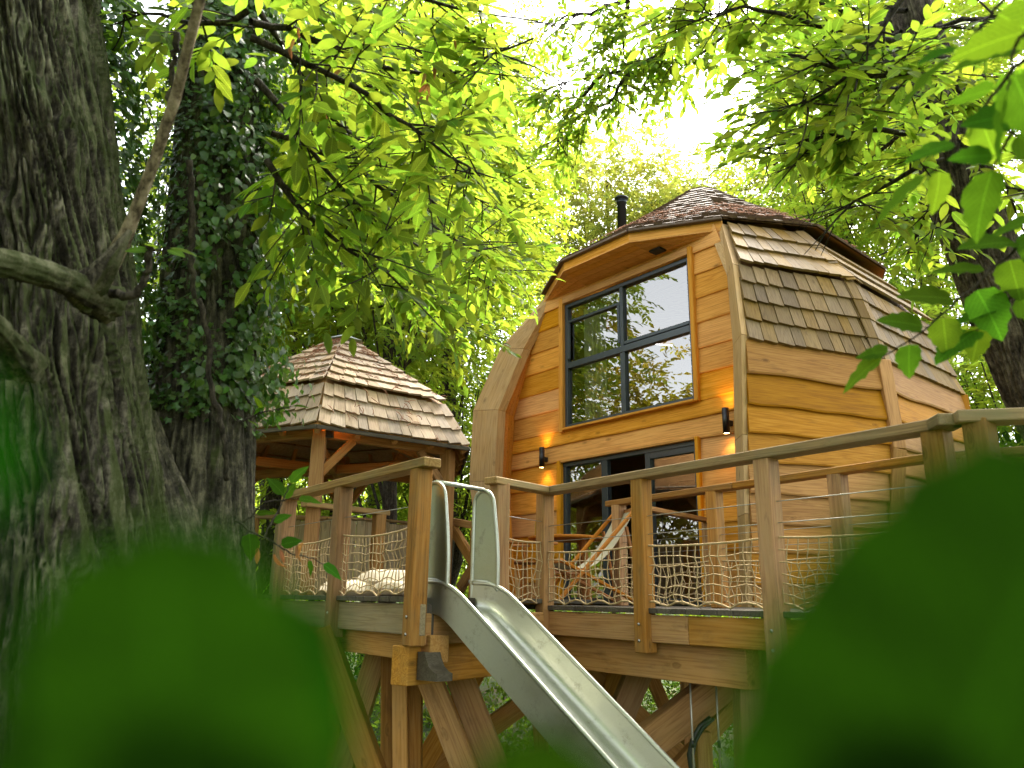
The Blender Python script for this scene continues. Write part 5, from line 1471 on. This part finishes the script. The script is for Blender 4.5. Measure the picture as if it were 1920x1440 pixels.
# trees left of the view: they show as reflections in the panes
REF = 'trees mirrored in the window panes'
crown_tree('broadleaf_tree', 'yellow green tree mirrored in the lower upstairs panes', 0, 0, 0, 3.2, 3.8, 120, 13, .28, 7, 'leaf_gold', 121, .25, group=REF, gap=False, center=(-11, 11.0, 7.6))
crown_tree('broadleaf_tree', 'tall tree mirrored in the left upstairs panes', 0, 0, 0, 3.2, 5.0, 135, 13, .28, 7, 'leaf_gold', 122, .25, group=REF, gap=False, center=(-14, 16.0, 9.5))
crown_tree('broadleaf_tree', 'bushy tree mirrored in the sliding door panes', 0, 0, 0, 3.2, 2.8, 120, 13, .28, 7, 'leaf_gold', 123, .25, group=REF, gap=False, center=(-11.5, 6.0, 6.0))

# unseen crowns added around the viewpoint to keep the foreground in shade
OVR = 'unseen crowns added for shade'
crown_tree('broadleaf_tree', 'unseen tree added behind the viewpoint to shade the foreground', 0, 0, 0, 4.5, 2.4, 120, 9, .30, 7, 'leaf_mid', 131, .25, group=OVR, gap=False, center=(-2.5, -3.5, 9.5))
crown_tree('broadleaf_tree', 'unseen tree added left of the massive trunk to shade it', 0, 0, 0, 4.0, 3.6, 120, 9, .30, 7, 'leaf_mid', 132, .25, group=OVR, gap=False, center=(-7.5, 1.5, 8.5))
crown_tree('broadleaf_tree', 'unseen tree added right of the viewpoint to shade the foreground', 0, 0, 0, 3.6, 3.4, 110, 9, .30, 7, 'leaf_mid', 133, .25, group=OVR, gap=False, center=(7.5, 0.5, 8.5))
# far wood and undergrowth
def far_wood():
    rg = np.random.default_rng(5); n = 2600
    a = np.radians(rg.uniform(-70, 70, n)); r = rg.uniform(34, 60, n)
    x, y = r * np.sin(a), r * np.cos(a)
    top = 4.5 + 4 * fbm(a * 5 + 3, r * .05, 2)
    z = gz(x, y) + rg.random(n) ** .8 * top
    O = np.repeat(np.stack([x, y, z], -1), 14, 0) + rg.normal(0, .9, (n * 14, 3))
    P, D, R, Z = sprays(O, rg.normal(0, 1, O.shape), np.array([0, 0, 1.0]) + rg.normal(0, .5, O.shape), .8, 3, .5, rg)
    o = leaves_mesh('far_wood', T_DI, P, D, R, Z, rg.random(len(P)), M_['leaf_far'])
    tag(o, 'distant green woodland filling the gaps between the trees', 'woodland', kind='stuff')
far_wood()
def undergrowth():
    rg = np.random.default_rng(6); n = 1500
    x = rg.uniform(-12, 11, n); y = rg.uniform(11, 24, n)
    hgt = 1.0 + 2.6 * fbm(x * .35 + 11, y * .35 + 4, 3) ** 1.5 + .09 * (y - 11)
    z = gz(x, y) + rg.random(n) * hgt
    O = np.repeat(np.stack([x, y, z], -1), 6, 0) + rg.normal(0, .22, (n * 6, 3))
    P, D, R, Z = sprays(O, rg.normal(0, 1, O.shape) + np.array([0, 0, .2]), np.array([0, -.3, 1.0]) + rg.normal(0, .5, O.shape), .34, 7, .12, rg)
    # low plants near by
    m = 700; x = rg.uniform(-9, 8, m); y = rg.uniform(1.0, 11, m); z = gz(x, y) + rg.random(m) * .5
    O = np.repeat(np.stack([x, y, z], -1), 4, 0) + rg.normal(0, .15, (m * 4, 3))
    P2, D2, R2_, Z2 = sprays(O, rg.normal(0, 1, O.shape) + np.array([0, 0, .5]), np.array([0, 0, 1.0]) + rg.normal(0, .5, O.shape), .3, 7, .12, rg)
    P, D, R, Z = (np.concatenate(q) for q in ((P, P2), (D, D2), (R, R2_), (Z, Z2)))
    o = leaves_mesh('undergrowth', T_DI, P, D, R, Z, rg.random(len(P)), M_['under'])
    tag(o, 'tangled green undergrowth on the slope under and behind the deck', 'undergrowth', kind='stuff')
undergrowth()

# ================================================================== great trunks on the left
def trunk_mesh(name, cl, mat, parent, nth=220, nz=300, ridge=.03, seed=0, flare=None, ky=1.5, kx=11, knots=()):
    """cl: list of (x,y,z,r) control points along the axis"""
    cl = np.array(cl, float)
    d = np.concatenate([[0], np.cumsum(np.linalg.norm(np.diff(cl[:, :3], axis=0), axis=1))]); t = np.linspace(0, d[-1], nz)
    q = np.stack([np.interp(t, d, cl[:, k]) for k in range(4)], -1)
    for _ in range(12): q[1:-1] = (q[:-2] + 2 * q[1:-1] + q[2:]) / 4
    th = np.arange(nth) * 2 * math.pi / nth
    TH, TT = np.meshgrid(th, t)
    cx, sx = np.cos(TH), np.sin(TH)
    def cyl(fx, fz, s): return fbm(cx * fx + s, sx * fx + s * 1.7 + TT * fz, 4)
    warp = (cyl(1.2, .8, 3 + seed) - .5) * 1.6
    ang = TH + warp * .35
    kxi = int(kx)
    r1 = np.abs(fbm(np.cos(ang) * kx + 40 + seed, np.sin(ang) * kx + TT * ky, 3) - .5) * 2
    r2 = np.abs(fbm(np.cos(ang) * kx * 2.3 + 90, np.sin(ang) * kx * 2.3 + TT * ky * 2.6 + seed, 3) - .5) * 2
    gr = np.exp(-(r1 / .10) ** 2); g2 = np.exp(-(r2 / .13) ** 2)
    disp = ridge * (.35 - 1.3 * gr - .7 * g2 + .35 * (fbm(cx * 30, sx * 30 + TT * 14, 2) - .5))
    big = (cyl(.9, .55, 20 + seed) - .5) * .30
    R = q[:, 3][:, None] * (1 + big) + disp
    for (kt, ka, kr, ks) in knots:
        da = np.angle(np.exp(1j * (TH - ka))) * q[:, 3][:, None]; dz = TT - kt
        g = np.exp(-(da ** 2 + dz ** 2) / (2 * kr ** 2)); R += ks * g
    X = q[:, 0][:, None] + R * cx; Yv = q[:, 1][:, None] + R * sx; Zv = q[:, 2][:, None] + 0 * R
    V = np.stack([X, Yv, Zv], -1).reshape(-1, 3)
    i, j = np.meshgrid(np.arange(nz - 1), np.arange(nth), indexing='ij'); a = (i * nth + j).ravel(); b = (i * nth + (j + 1) % nth).ravel()
    Fq = np.stack([a, b, b + nth, a + nth], -1)
    return mobj(name, V, Fq, M_[mat], parent, True), q
def edge_axis(rows, Y):
    """rows: (right edge px, py, r) -> axis points"""
    out = []
    for px, py, r in rows:
        p = aty(px, py, Y); out.append((p[0] - r, Y, p[2], r))
    return out
big = thing('great_chestnut', 'massive dark trunk with deeply furrowed bark at the left edge', 'tree', (-2.3, 3.6, 1.0))
ax1 = edge_axis([(330, 1780, .75), (330, 1440, .66), (310, 1150, .60), (292, 930, .56), (272, 780, .54), (255, 600, .52), (238, 470, .52), (215, 330, .50), (195, 180, .49), (170, 0, .48), (150, -250, .46), (130, -600, .44)], 3.6)
trunk_mesh('trunk', ax1, 'bark', big, 560, 640, .055, 1, kx=9, ky=1.5, knots=[(4.2, -1.2, .10, -.05), (4.55, -.9, .09, -.05), (3.55, -.85, .16, .08)])
def limb(name, pts, r, mat, parent, sides=12, n=22, wob=.006, seed=0):
    rg = np.random.default_rng(seed)
    P = curve_pts([atd(*p) for p in pts], n, wob, rg)
    return tube(name, P, np.interp(np.linspace(0, 1, n), np.linspace(0, 1, len(r)), r) * (1 + rg.normal(0, .07, n)), M_[mat], parent, sides)
limb('twig', [(205, 550, 3.5), (245, 555, 3.4), (272, 535, 3.36), (281, 500, 3.35), (279, 460, 3.34)], [.018, .016, .014, .013, .016], 'twig', big, seed=5)
ivyt = thing('ivy_chestnut', 'tall chestnut trunk wrapped in dark ivy left of the gazebo', 'tree', (-1.75, 4.6, 1.0))
ax2 = edge_axis([(500, 1780, .60), (485, 1440, .46), (474, 1100, .36), (468, 930, .315), (467, 800, .295), (468, 650, .275), (474, 450, .265), (480, 250, .262), (480, 0, .26), (482, -300, .255), (484, -600, .25)], 4.5)
trunk_mesh('trunk', ax2, 'bark2', ivyt, 260, 420, .022, 7, kx=6, ky=1.6)
# mossy web joining the two trunks at the base
ax3 = edge_axis([(430, 1700, .50), (410, 1300, .42), (385, 1050, .36), (350, 930, .30), (318, 860, .22), (298, 800, .10), (290, 770, .03)], 4.1)
trunk_mesh('root_flare', ax3, 'bark2', ivyt, 160, 200, .02, 12, kx=7)
def ivy_on(parent, label, axis, Y, zlo, zhi, n, seed, amin, amax, thick=.07, size=.055, patch=.5, tm=T_IV):
    rg = np.random.default_rng(seed)
    ax = np.array(axis); o = np.argsort(ax[:, 2]); ax = ax[o]
    z = rg.uniform(zlo, zhi, n); a = np.radians(rg.uniform(amin, amax, n))
    keep = fbm(a * 2.2 + seed, z * 1.6 + seed, 3) + .12 * (rg.random(n) - .5) > patch
    z, a = z[keep], a[keep]
    cx = np.interp(z, ax[:, 2], ax[:, 0]); r = np.interp(z, ax[:, 2], ax[:, 3])
    out = np.stack([np.cos(a), np.sin(a), 0 * a], -1)
    P = np.stack([cx, np.full(len(z), Y), z], -1) + out * (r * 1.0 + np.abs(rg.normal(0, thick, len(z))))[:, None]
    d = np.array([0, 0, -1.0]) + rg.normal(0, .5, P.shape) + out * .4
    nn = out + rg.normal(0, .45, P.shape) + np.array([0, 0, .35])
    leaves_mesh('ivy', tm, P, d, nn, size * rg.uniform(.6, 1.25, len(P)), rg.random(len(P)), M_['ivy'], parent)
ivy_on(ivyt, '', ax2, 4.5, 4.6, 9.5, 6500, 21, -180, 40, .045, .062, .44)
ivy_on(ivyt, '', ax2, 4.5, 4.7, 9.5, 11000, 22, -80, 90, .14, .055, .34, T_OV2)
ivy_on(big, '', edge_axis([(262, 600, .2), (240, 300, .2), (220, 0, .2), (215, -300, .2)], 4.0), 4.0, 4.9, 8.5, 3200, 23, -120, 60, .05, .075, .36)
for k, pts in enumerate(([(372, 560, 4.2), (392, 640, 4.2), (395, 720, 4.2), (420, 820, 4.2), (425, 900, 4.25)], [(355, 300, 4.22), (362, 400, 4.22), (358, 480, 4.22), (365, 560, 4.22)], [(330, 60, 4.25), (322, 150, 4.25), (312, 260, 4.25)])):
    limb('ivy_stem', pts, [.016, .014, .016, .012], 'twig', ivyt, seed=30 + k, sides=7)

# ================================================================== leaf-bearing limbs
def rough_limb(name, pts, r, mat, parent, sides=40, n=110, amp=.22, seed=0):
    rg = np.random.default_rng(seed)
    P = curve_pts([atd(*p) for p in pts], n, 0, rg)
    R = np.interp(np.linspace(0, 1, n), np.linspace(0, 1, len(r)), r)
    V, Fq = tube_arrays(P, R, sides)
    c = np.repeat(P, sides, 0); th = np.tile(np.arange(sides) * 2 * math.pi / sides, n); tt = np.repeat(np.linspace(0, 1, n), sides)
    L = np.sum(np.linalg.norm(np.diff(P, axis=0), axis=1))
    k = fbm(np.cos(th) * 2.4 + seed * 5, np.sin(th) * 2.4 + tt * L * 9, 4) - .5
    k2 = np.exp(-(np.abs(fbm(np.cos(th) * 5 + 30, np.sin(th) * 5 + tt * L * 6 + seed, 3) - .5) / .09) ** 2)
    V = c + (V - c) * (1 + amp * 2 * k - amp * .8 * k2)[:, None]
    return mobj(name, V, Fq, M_[mat], parent, True)
def leafy_limbs(root, limbs, key, tm, mat, leaf, seed, step=.16, twig=.45, K=8, indiv=300, r0=.02, down=.25, spread=1.0, gap=None, density=1.0, horiz=.5, tilt=.3):
    rg = np.random.default_rng(seed); T = Tubes(); O, D = [], []
    for pts in limbs:
        w3 = [atd(*p) for p in pts]
        n = max(8, int(np.sum(np.linalg.norm(np.diff(np.array(w3), axis=0), axis=1)) / .12))
        P = curve_pts(w3, n, .012, rg)
        T.add(P, np.linspace(r0, .006, n), 6)
        L = np.sum(np.linalg.norm(np.diff(P, axis=0), axis=1))
        m = max(3, int(L / step * density))
        for t in np.sort(rg.uniform(.08, 1, m)):
            i = min(n - 2, int(t * (n - 1))); p = lerp(P[i], P[i + 1], t * (n - 1) - i); ax = nrm(P[i + 1] - P[i])
            d = nrm(ax * .6 + rg.normal(0, 1, 3) * np.array([spread, spread, horiz]) - np.array([0, 0, down]))
            l = twig * rg.uniform(.5, 1.5)
            q = [p, p + d * l * .5 + rg.normal(0, .02, 3), p + d * l - np.array([0, 0, .06 * l])]
            T.add(curve_pts(q, 5), np.linspace(.007, .003, 5), 4)
            O.append(q[0] + (q[2] - q[0]) * .25); D.append(q[2] - q[0])
            if rg.random() < .7:
                d2 = nrm(d + rg.normal(0, .8, 3) * np.array([1, 1, .5])); O.append(lerp(q[0], q[2], .45)); D.append(d2 * l * .8)
                T.add(np.array([O[-1], O[-1] + d2 * l * .7]), [.005, .0025], 4)
        O.append(P[-2]); D.append((P[-1] - P[-2]) * 3)
    O = np.array(O); D = np.array(D); L = np.clip(np.linalg.norm(D, axis=1), .2, .6)
    if gap is not None:
        k = ~inpoly(proj(O + nrm(D) * L[:, None] * .7), gap); O, D, L = O[k], D[k], L[k]
    T.build('branches', M_['twig'], root)['kind'] = 'stuff'
    Nn = np.array([0, -tilt, 1.0]) + rg.normal(0, .32, O.shape)
    P, Dd, R, Z = sprays(O, D, Nn, L, K, leaf, rg, droop=.16, jitter=.32)
    # the largest in view become single leaves
    dist = np.linalg.norm(P - E0, axis=1); q = proj(P)
    vis = (q[:, 0] > -20) & (q[:, 0] < 1940) & (q[:, 1] > -20) & (q[:, 1] < 1460) & ((P - E0) @ FW > .2)
    score = np.where(vis, Z / dist, 0); order = np.argsort(-score)
    take = order[:indiv]; take = take[score[take] > 0]; rest = np.setdiff1d(np.arange(len(P)), take)
    leaf_objects(key, tm, P[take], Dd[take], R[take], Z[take], M_[mat + '_v'], root)
    if len(rest): leaves_mesh('foliage', tm, P[rest], Dd[rest], R[rest], Z[rest], rg.random(len(rest)), M_[mat], root)
    return root
rough_limb('dead_branch', [(190, 525, 3.5), (238, 440, 3.42), (290, 300, 3.38), (330, 180, 3.35), (375, 0, 3.3), (410, -120, 3.3)], [.042, .024, .021, .020, .018, .017], 'deadwood', big, amp=.10, seed=1)
rough_limb('dead_branch', [(150, 560, 3.5), (205, 492, 3.38), (245, 432, 3.36)], [.07, .045, .008], 'bark', big, seed=2)
rough_limb('stub_limb', [(-120, 470, 3.0), (20, 495, 3.15), (110, 520, 3.3), (200, 570, 3.6)], [.052, .050, .050, .09], 'bark', big, seed=3)
rough_limb('stub_limb', [(-90, 540, 3.0), (0, 620, 3.15), (50, 690, 3.4)], [.042, .040, .07], 'bark', big, seed=4)
A_L = [[(470, 40, 4.7), (560, 60, 4.9), (690, 120, 5.1), (830, 150, 5.3), (930, 95, 5.3), (1000, 72, 5.3)],
       [(470, 70, 4.7), (560, 110, 4.7), (700, 190, 4.7), (800, 260, 4.9), (900, 330, 5.2)],
       [(480, 150, 4.6), (545, 230, 4.5), (620, 330, 4.5), (700, 420, 4.7)],
       [(500, 300, 4.6), (560, 390, 4.5), (640, 470, 4.5), (730, 510, 4.6)],
       [(510, 250, 5.2), (650, 300, 5.4), (800, 420, 5.8), (900, 470, 6.2)],
       [(460, -80, 4.7), (650, -40, 4.9), (830, 10, 5.1), (930, 30, 5.3)],
       [(480, 10, 5.6), (620, 220, 6.0), (760, 330, 6.4), (850, 420, 6.8), (930, 520, 7.2)],
       [(480, 100, 6), (640, 60, 6.4), (800, 90, 6.8), (900, 180, 7)],
       [(470, 300, 5.6), (600, 420, 6.2), (740, 500, 6.6), (840, 560, 7.0)],
       [(465, 20, 5.0), (400, 60, 5.0), (330, 30, 5.2), (230, 20, 5.4)],
       [(480, 60, 8), (640, 140, 8.4), (800, 200, 8.8), (950, 260, 9.2)], [(480, 200, 8), (640, 260, 8.4), (800, 330, 8.8), (960, 400, 9.2)],
       [(490, 320, 8), (640, 380, 8.4), (800, 470, 8.8), (940, 540, 9.2)], [(490, 420, 8.4), (620, 480, 8.8), (760, 560, 9.2), (880, 620, 9.6)],
       [(480, -40, 8), (640, -10, 8.4), (800, 60, 8.8), (930, 130, 9.2)]]
leafy_limbs(ivyt, A_L, 'chestnut', T_CH, 'leaf_near', .15, 41, step=.07, down=.12, tilt=.55, indiv=300, gap=[(960, 130), (960, -200), (1400, -200), (1400, 260), (1000, 260)])
right = thing('leaning_chestnut', 'leaning dark trunk with spreading bright leaves at the right edge', 'tree', tuple(xy(aty(2050, 900, 6.2), 1.0)))
def mid_axis(rows, Y): 
    out = []
    for px, py, r in rows:
        p = aty(px, py, Y); out.append((p[0], Y, p[2], r))
    return out
ax4 = mid_axis([(2330, 1500, .40), (2200, 1200, .36), (2070, 930, .33), (1965, 740, .31), (1880, 560, .29), (1815, 400, .275), (1760, 230, .26), (1705, 60, .25), (1650, -120, .24), (1590, -400, .22)], 6.0)
trunk_mesh('trunk', ax4, 'bark3', right, 260, 420, .022, 31, kx=6, ky=1.6)
D_L = [[(1720, 160, 5.9), (1550, 180, 5.7), (1440, 230, 5.7), (1370, 250, 5.9)], [(1690, 80, 5.9), (1500, 40, 5.7), (1400, 10, 5.6), (1290, 40, 6.2)],
       [(1740, 240, 5.8), (1620, 245, 5.6), (1520, 260, 5.6), (1420, 290, 5.8)], [(1770, 300, 5.7), (1680, 335, 5.5), (1620, 370, 5.5), (1580, 400, 5.5)],
       [(1720, 60, 5.8), (1850, 30, 5.4), (1960, 20, 5.2)], [(1660, -60, 6), (1500, -70, 6), (1340, -40, 6.2), (1260, -20, 6.4)],
       [(1690, 60, 6.6), (1560, 110, 7), (1470, 150, 7.4), (1410, 190, 7.6)], [(1740, 200, 6.6), (1640, 300, 7), (1590, 340, 7.2), (1560, 370, 7.4)],
       [(1780, 350, 6.0), (1720, 430, 6.2), (1700, 480, 6.4)], [(1690, 0, 5.5), (1620, 110, 5.2), (1570, 170, 5.1), (1500, 200, 5.0)],
       [(1750, 130, 5.4), (1640, 150, 5.1), (1540, 110, 5.0), (1460, 100, 5.0)], [(1800, 260, 5.4), (1860, 340, 5.2), (1930, 360, 5.1)],
       [(1700, 20, 6.8), (1580, 20, 7.2), (1490, -10, 7.5), (1420, 30, 7.8)], [(1740, 120, 7), (1840, 200, 7.4), (1920, 260, 7.6)],
       [(1700, 120, 7), (1600, 220, 7.4), (1520, 270, 7.8), (1450, 310, 8)], [(1720, 200, 7.2), (1640, 240, 7.6), (1560, 300, 8), (1500, 330, 8.2)]]
ROOFGAP = [(1000, 60), (1230, 60), (1350, 180), (1330, 290), (1420, 315), (1540, 350), (1680, 450), (1720, 540), (1720, 700), (1000, 700)]
leafy_limbs(right, D_L, 'chestnut_right', tmpl_chestnut(.21, .05, .08), 'leaf_near', .125, 43, step=.05, twig=.36, down=.05, tilt=.5, indiv=300, gap=ROOFGAP)
skyb = thing('sky_branch', 'thin twisting branch with sparse leaves crossing the white sky', 'branch', tuple(atd(1440, 0, 9.2)))
S_L = [[(1450, -60, 9.2), (1400, 0, 9.2), (1275, 75, 9.2), (1185, 133, 9.2), (1130, 138, 9.2), (1070, 150, 9.2), (1010, 175, 9.2)],
       [(1185, 133, 9.2), (1158, 145, 9.2), (1162, 190, 9.2), (1110, 203, 9.2), (1080, 220, 9.2)], [(1178, 0, 9.4), (1168, 50, 9.4), (1170, 110, 9.4)],
       [(1320, 40, 9.2), (1250, 30, 9.3), (1180, 60, 9.4), (1130, 90, 9.4)], [(1400, 0, 9.2), (1340, 90, 9.2), (1290, 115, 9.2), (1245, 110, 9.3)],
       [(1130, 138, 9.2), (1080, 190, 9.2), (1050, 235, 9.3), (1045, 265, 9.3)], [(1178, 0, 9.4), (1120, 20, 9.5), (1060, 30, 9.6), (1020, 60, 9.6)]]
leafy_limbs(skyb, S_L, 'sky_leaf', T_CH, 'leaf_near', .125, 47, step=.045, twig=.42, K=8, indiv=220, r0=.028, down=.5)

# ================================================================== hazel leaves close to the lens (right)
def hazel_branch(name, label, lines, size, seed, every=.075, key='hazel', side=.9, tm=T_OV, mat='leaf_hazel', both=True, facing=.75, cat='branch'):
    rg = np.random.default_rng(seed)
    root = thing(name, label, cat, tuple(atd(*lines[0][0])))
    P_, D_, N_, Z_ = [], [], [], []
    for pts in lines:
        T = Tubes()
        P = curve_pts([atd(*p) for p in pts], 26, .002, rg)
        T.add(P, np.linspace(.0055, .002, 26), 6)
        L = np.sum(np.linalg.norm(np.diff(P, axis=0), axis=1)); m = max(2, int(L / every))
        for k in range(m):
            t = (k + .5) / m; i = min(24, int(t * 25)); p = lerp(P[i], P[i + 1], t * 25 - i); ax = nrm(P[i + 1] - P[i])
            view = nrm(E0 - p); sd = nrm(np.cross(view, ax)) * (1 if k % 2 else -1)
            d = nrm(ax * .75 + sd * side + rg.normal(0, .18, 3) - np.array([0, 0, .15]))
            pet = p + d * .012
            T.add(np.array([p - d * .003, pet]), .0014, 4)
            nn = nrm(view * facing * rg.choice([1, 1, .6]) + np.array([0, 0, .9]) + rg.normal(0, .25, 3))
            P_.append(pet); D_.append(d); N_.append(nn); Z_.append(size * rg.uniform(.65, 1.15) * (1 - .25 * t))
        ax = nrm(P[-1] - P[-3]); P_.append(P[-1]); D_.append(ax - np.array([0, 0, .1])); N_.append(nrm(nrm(E0 - P[-1]) * .6 + ZUP)); Z_.append(size * .95)
        T.build('twig', M_['twig'], root)
    leaf_objects(key, tm, np.array(P_), np.array(D_), np.array(N_), np.array(Z_), M_[mat], root)
    return root
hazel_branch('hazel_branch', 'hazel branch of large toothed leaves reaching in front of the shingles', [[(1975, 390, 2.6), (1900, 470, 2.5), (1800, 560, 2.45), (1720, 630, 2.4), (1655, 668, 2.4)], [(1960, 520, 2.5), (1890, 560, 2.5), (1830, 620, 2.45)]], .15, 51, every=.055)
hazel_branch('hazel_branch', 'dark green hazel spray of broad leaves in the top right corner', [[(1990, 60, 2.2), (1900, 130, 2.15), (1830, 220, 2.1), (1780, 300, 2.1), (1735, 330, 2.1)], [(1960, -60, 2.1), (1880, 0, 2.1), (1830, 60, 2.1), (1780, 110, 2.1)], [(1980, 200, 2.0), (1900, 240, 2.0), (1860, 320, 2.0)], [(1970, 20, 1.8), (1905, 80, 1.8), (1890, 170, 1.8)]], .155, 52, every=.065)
hazel_branch('chestnut_sprig', 'small leafy sprig sticking out past the ivy trunk before the gazebo roof', [[(455, 790, 3.9), (490, 772, 3.9), (520, 768, 3.9), (548, 762, 3.9)]], .085, 53, every=.03, key='sprig', tm=tmpl_chestnut(.2, .05, .2))
hazel_branch('lime_twig', 'bent twig with drooping leaves in front of the gazebo railing', [[(440, 975, 3.5), (480, 1002, 3.5), (520, 1020, 3.5), (550, 1042, 3.5), (575, 1042, 3.5), (606, 1058, 3.5)], [(495, 1008, 3.5), (520, 960, 3.5), (545, 905, 3.5)], [(450, 985, 3.6), (500, 940, 3.6), (560, 935, 3.6)]], .105, 54, every=.11, key='lime', tm=T_OV2)
hazel_branch('leafy_shoot', 'fresh yellow green shoot of three leaves beside the broken branch', [[(278, 470, 3.35), (300, 470, 3.35), (318, 465, 3.35)]], .11, 55, every=.045, key='shoot', tm=tmpl_chestnut(.24, .04, .15), mat='leaf_near_v')

# dry brown leaves caught among the green ones
def dry_leaves(root, spots, size, key, seed):
    rg = np.random.default_rng(seed); P, D, R, Z = [], [], [], []
    for px, py, d, k in spots:
        for _ in range(k):
            P.append(atd(px + rg.normal(0, 7), py + rg.normal(0, 9), d)); D.append(np.array([0, 0, -1.0]) + rg.normal(0, .35, 3)); R.append(np.array([0, -1.0, 0]) + rg.normal(0, .5, 3)); Z.append(size * rg.uniform(.6, 1.1))
    leaf_objects(key, tmpl_chestnut(.14, .16, .35), np.array(P), np.array(D), np.array(R), np.array(Z), M_['dryleaf'], root, 'dry_leaf')
dry_leaves(ivyt, [(818, 115, 4.9, 2), (800, 150, 4.9, 4), (803, 178, 4.9, 2), (555, 65, 4.6, 2), (548, 85, 4.6, 1), (635, 125, 4.8, 1), (845, 70, 5.0, 1), (618, 190, 4.6, 1)], .085, 'dry', 71)
dry_leaves(bpy.data.objects['lime_twig'], [(566, 1022, 3.5, 2), (520, 1030, 3.5, 2), (485, 1040, 3.5, 1)], .10, 'dry', 72)
# ================================================================== blurred leaves right in front of the lens
def fore_leaf(label, px, py, d, length, rot, w_=.42, tilt=(0, 0), seed=0):
    """ovate leaf facing the lens; px,py is its centre, rot the direction of the tip (deg, image clockwise from right)"""
    c = atd(px, py, d)
    a = math.radians(rot); x = nrm(RT * math.cos(a) - UPV * math.sin(a) + FW * tilt[0]); n = nrm(-FW + RT * tilt[1] + UPV * .3)
    s = nrm(np.cross(n, x)); n = np.cross(x, s)
    tv, tf = tmpl_ovate(w_, 15, .006, .06, .16, blunt=.38, point=.985)
    root = thing('near_leaf', label, 'leaf', tuple(c - x * length / 2), 'blurred leaves close to the lens')
    me = new_mesh('blade', tv, tf, True)
    M4 = Matrix(((x[0] * length, s[0] * length, n[0] * length, 0), (x[1] * length, s[1] * length, n[1] * length, 0), (x[2] * length, s[2] * length, n[2] * length, 0), (0, 0, 0, 1)))
    M4.translation = Vector(c - x * length * .5)
    obj('blade', me, M_['leaf_fore'], root, M4)
    tube('stalk', [c - x * length * .5, c - x * length * .62 - UPV * .01, c - x * length * .8 - UPV * .04], .0012, M_['leaf_fore'], root, 6)
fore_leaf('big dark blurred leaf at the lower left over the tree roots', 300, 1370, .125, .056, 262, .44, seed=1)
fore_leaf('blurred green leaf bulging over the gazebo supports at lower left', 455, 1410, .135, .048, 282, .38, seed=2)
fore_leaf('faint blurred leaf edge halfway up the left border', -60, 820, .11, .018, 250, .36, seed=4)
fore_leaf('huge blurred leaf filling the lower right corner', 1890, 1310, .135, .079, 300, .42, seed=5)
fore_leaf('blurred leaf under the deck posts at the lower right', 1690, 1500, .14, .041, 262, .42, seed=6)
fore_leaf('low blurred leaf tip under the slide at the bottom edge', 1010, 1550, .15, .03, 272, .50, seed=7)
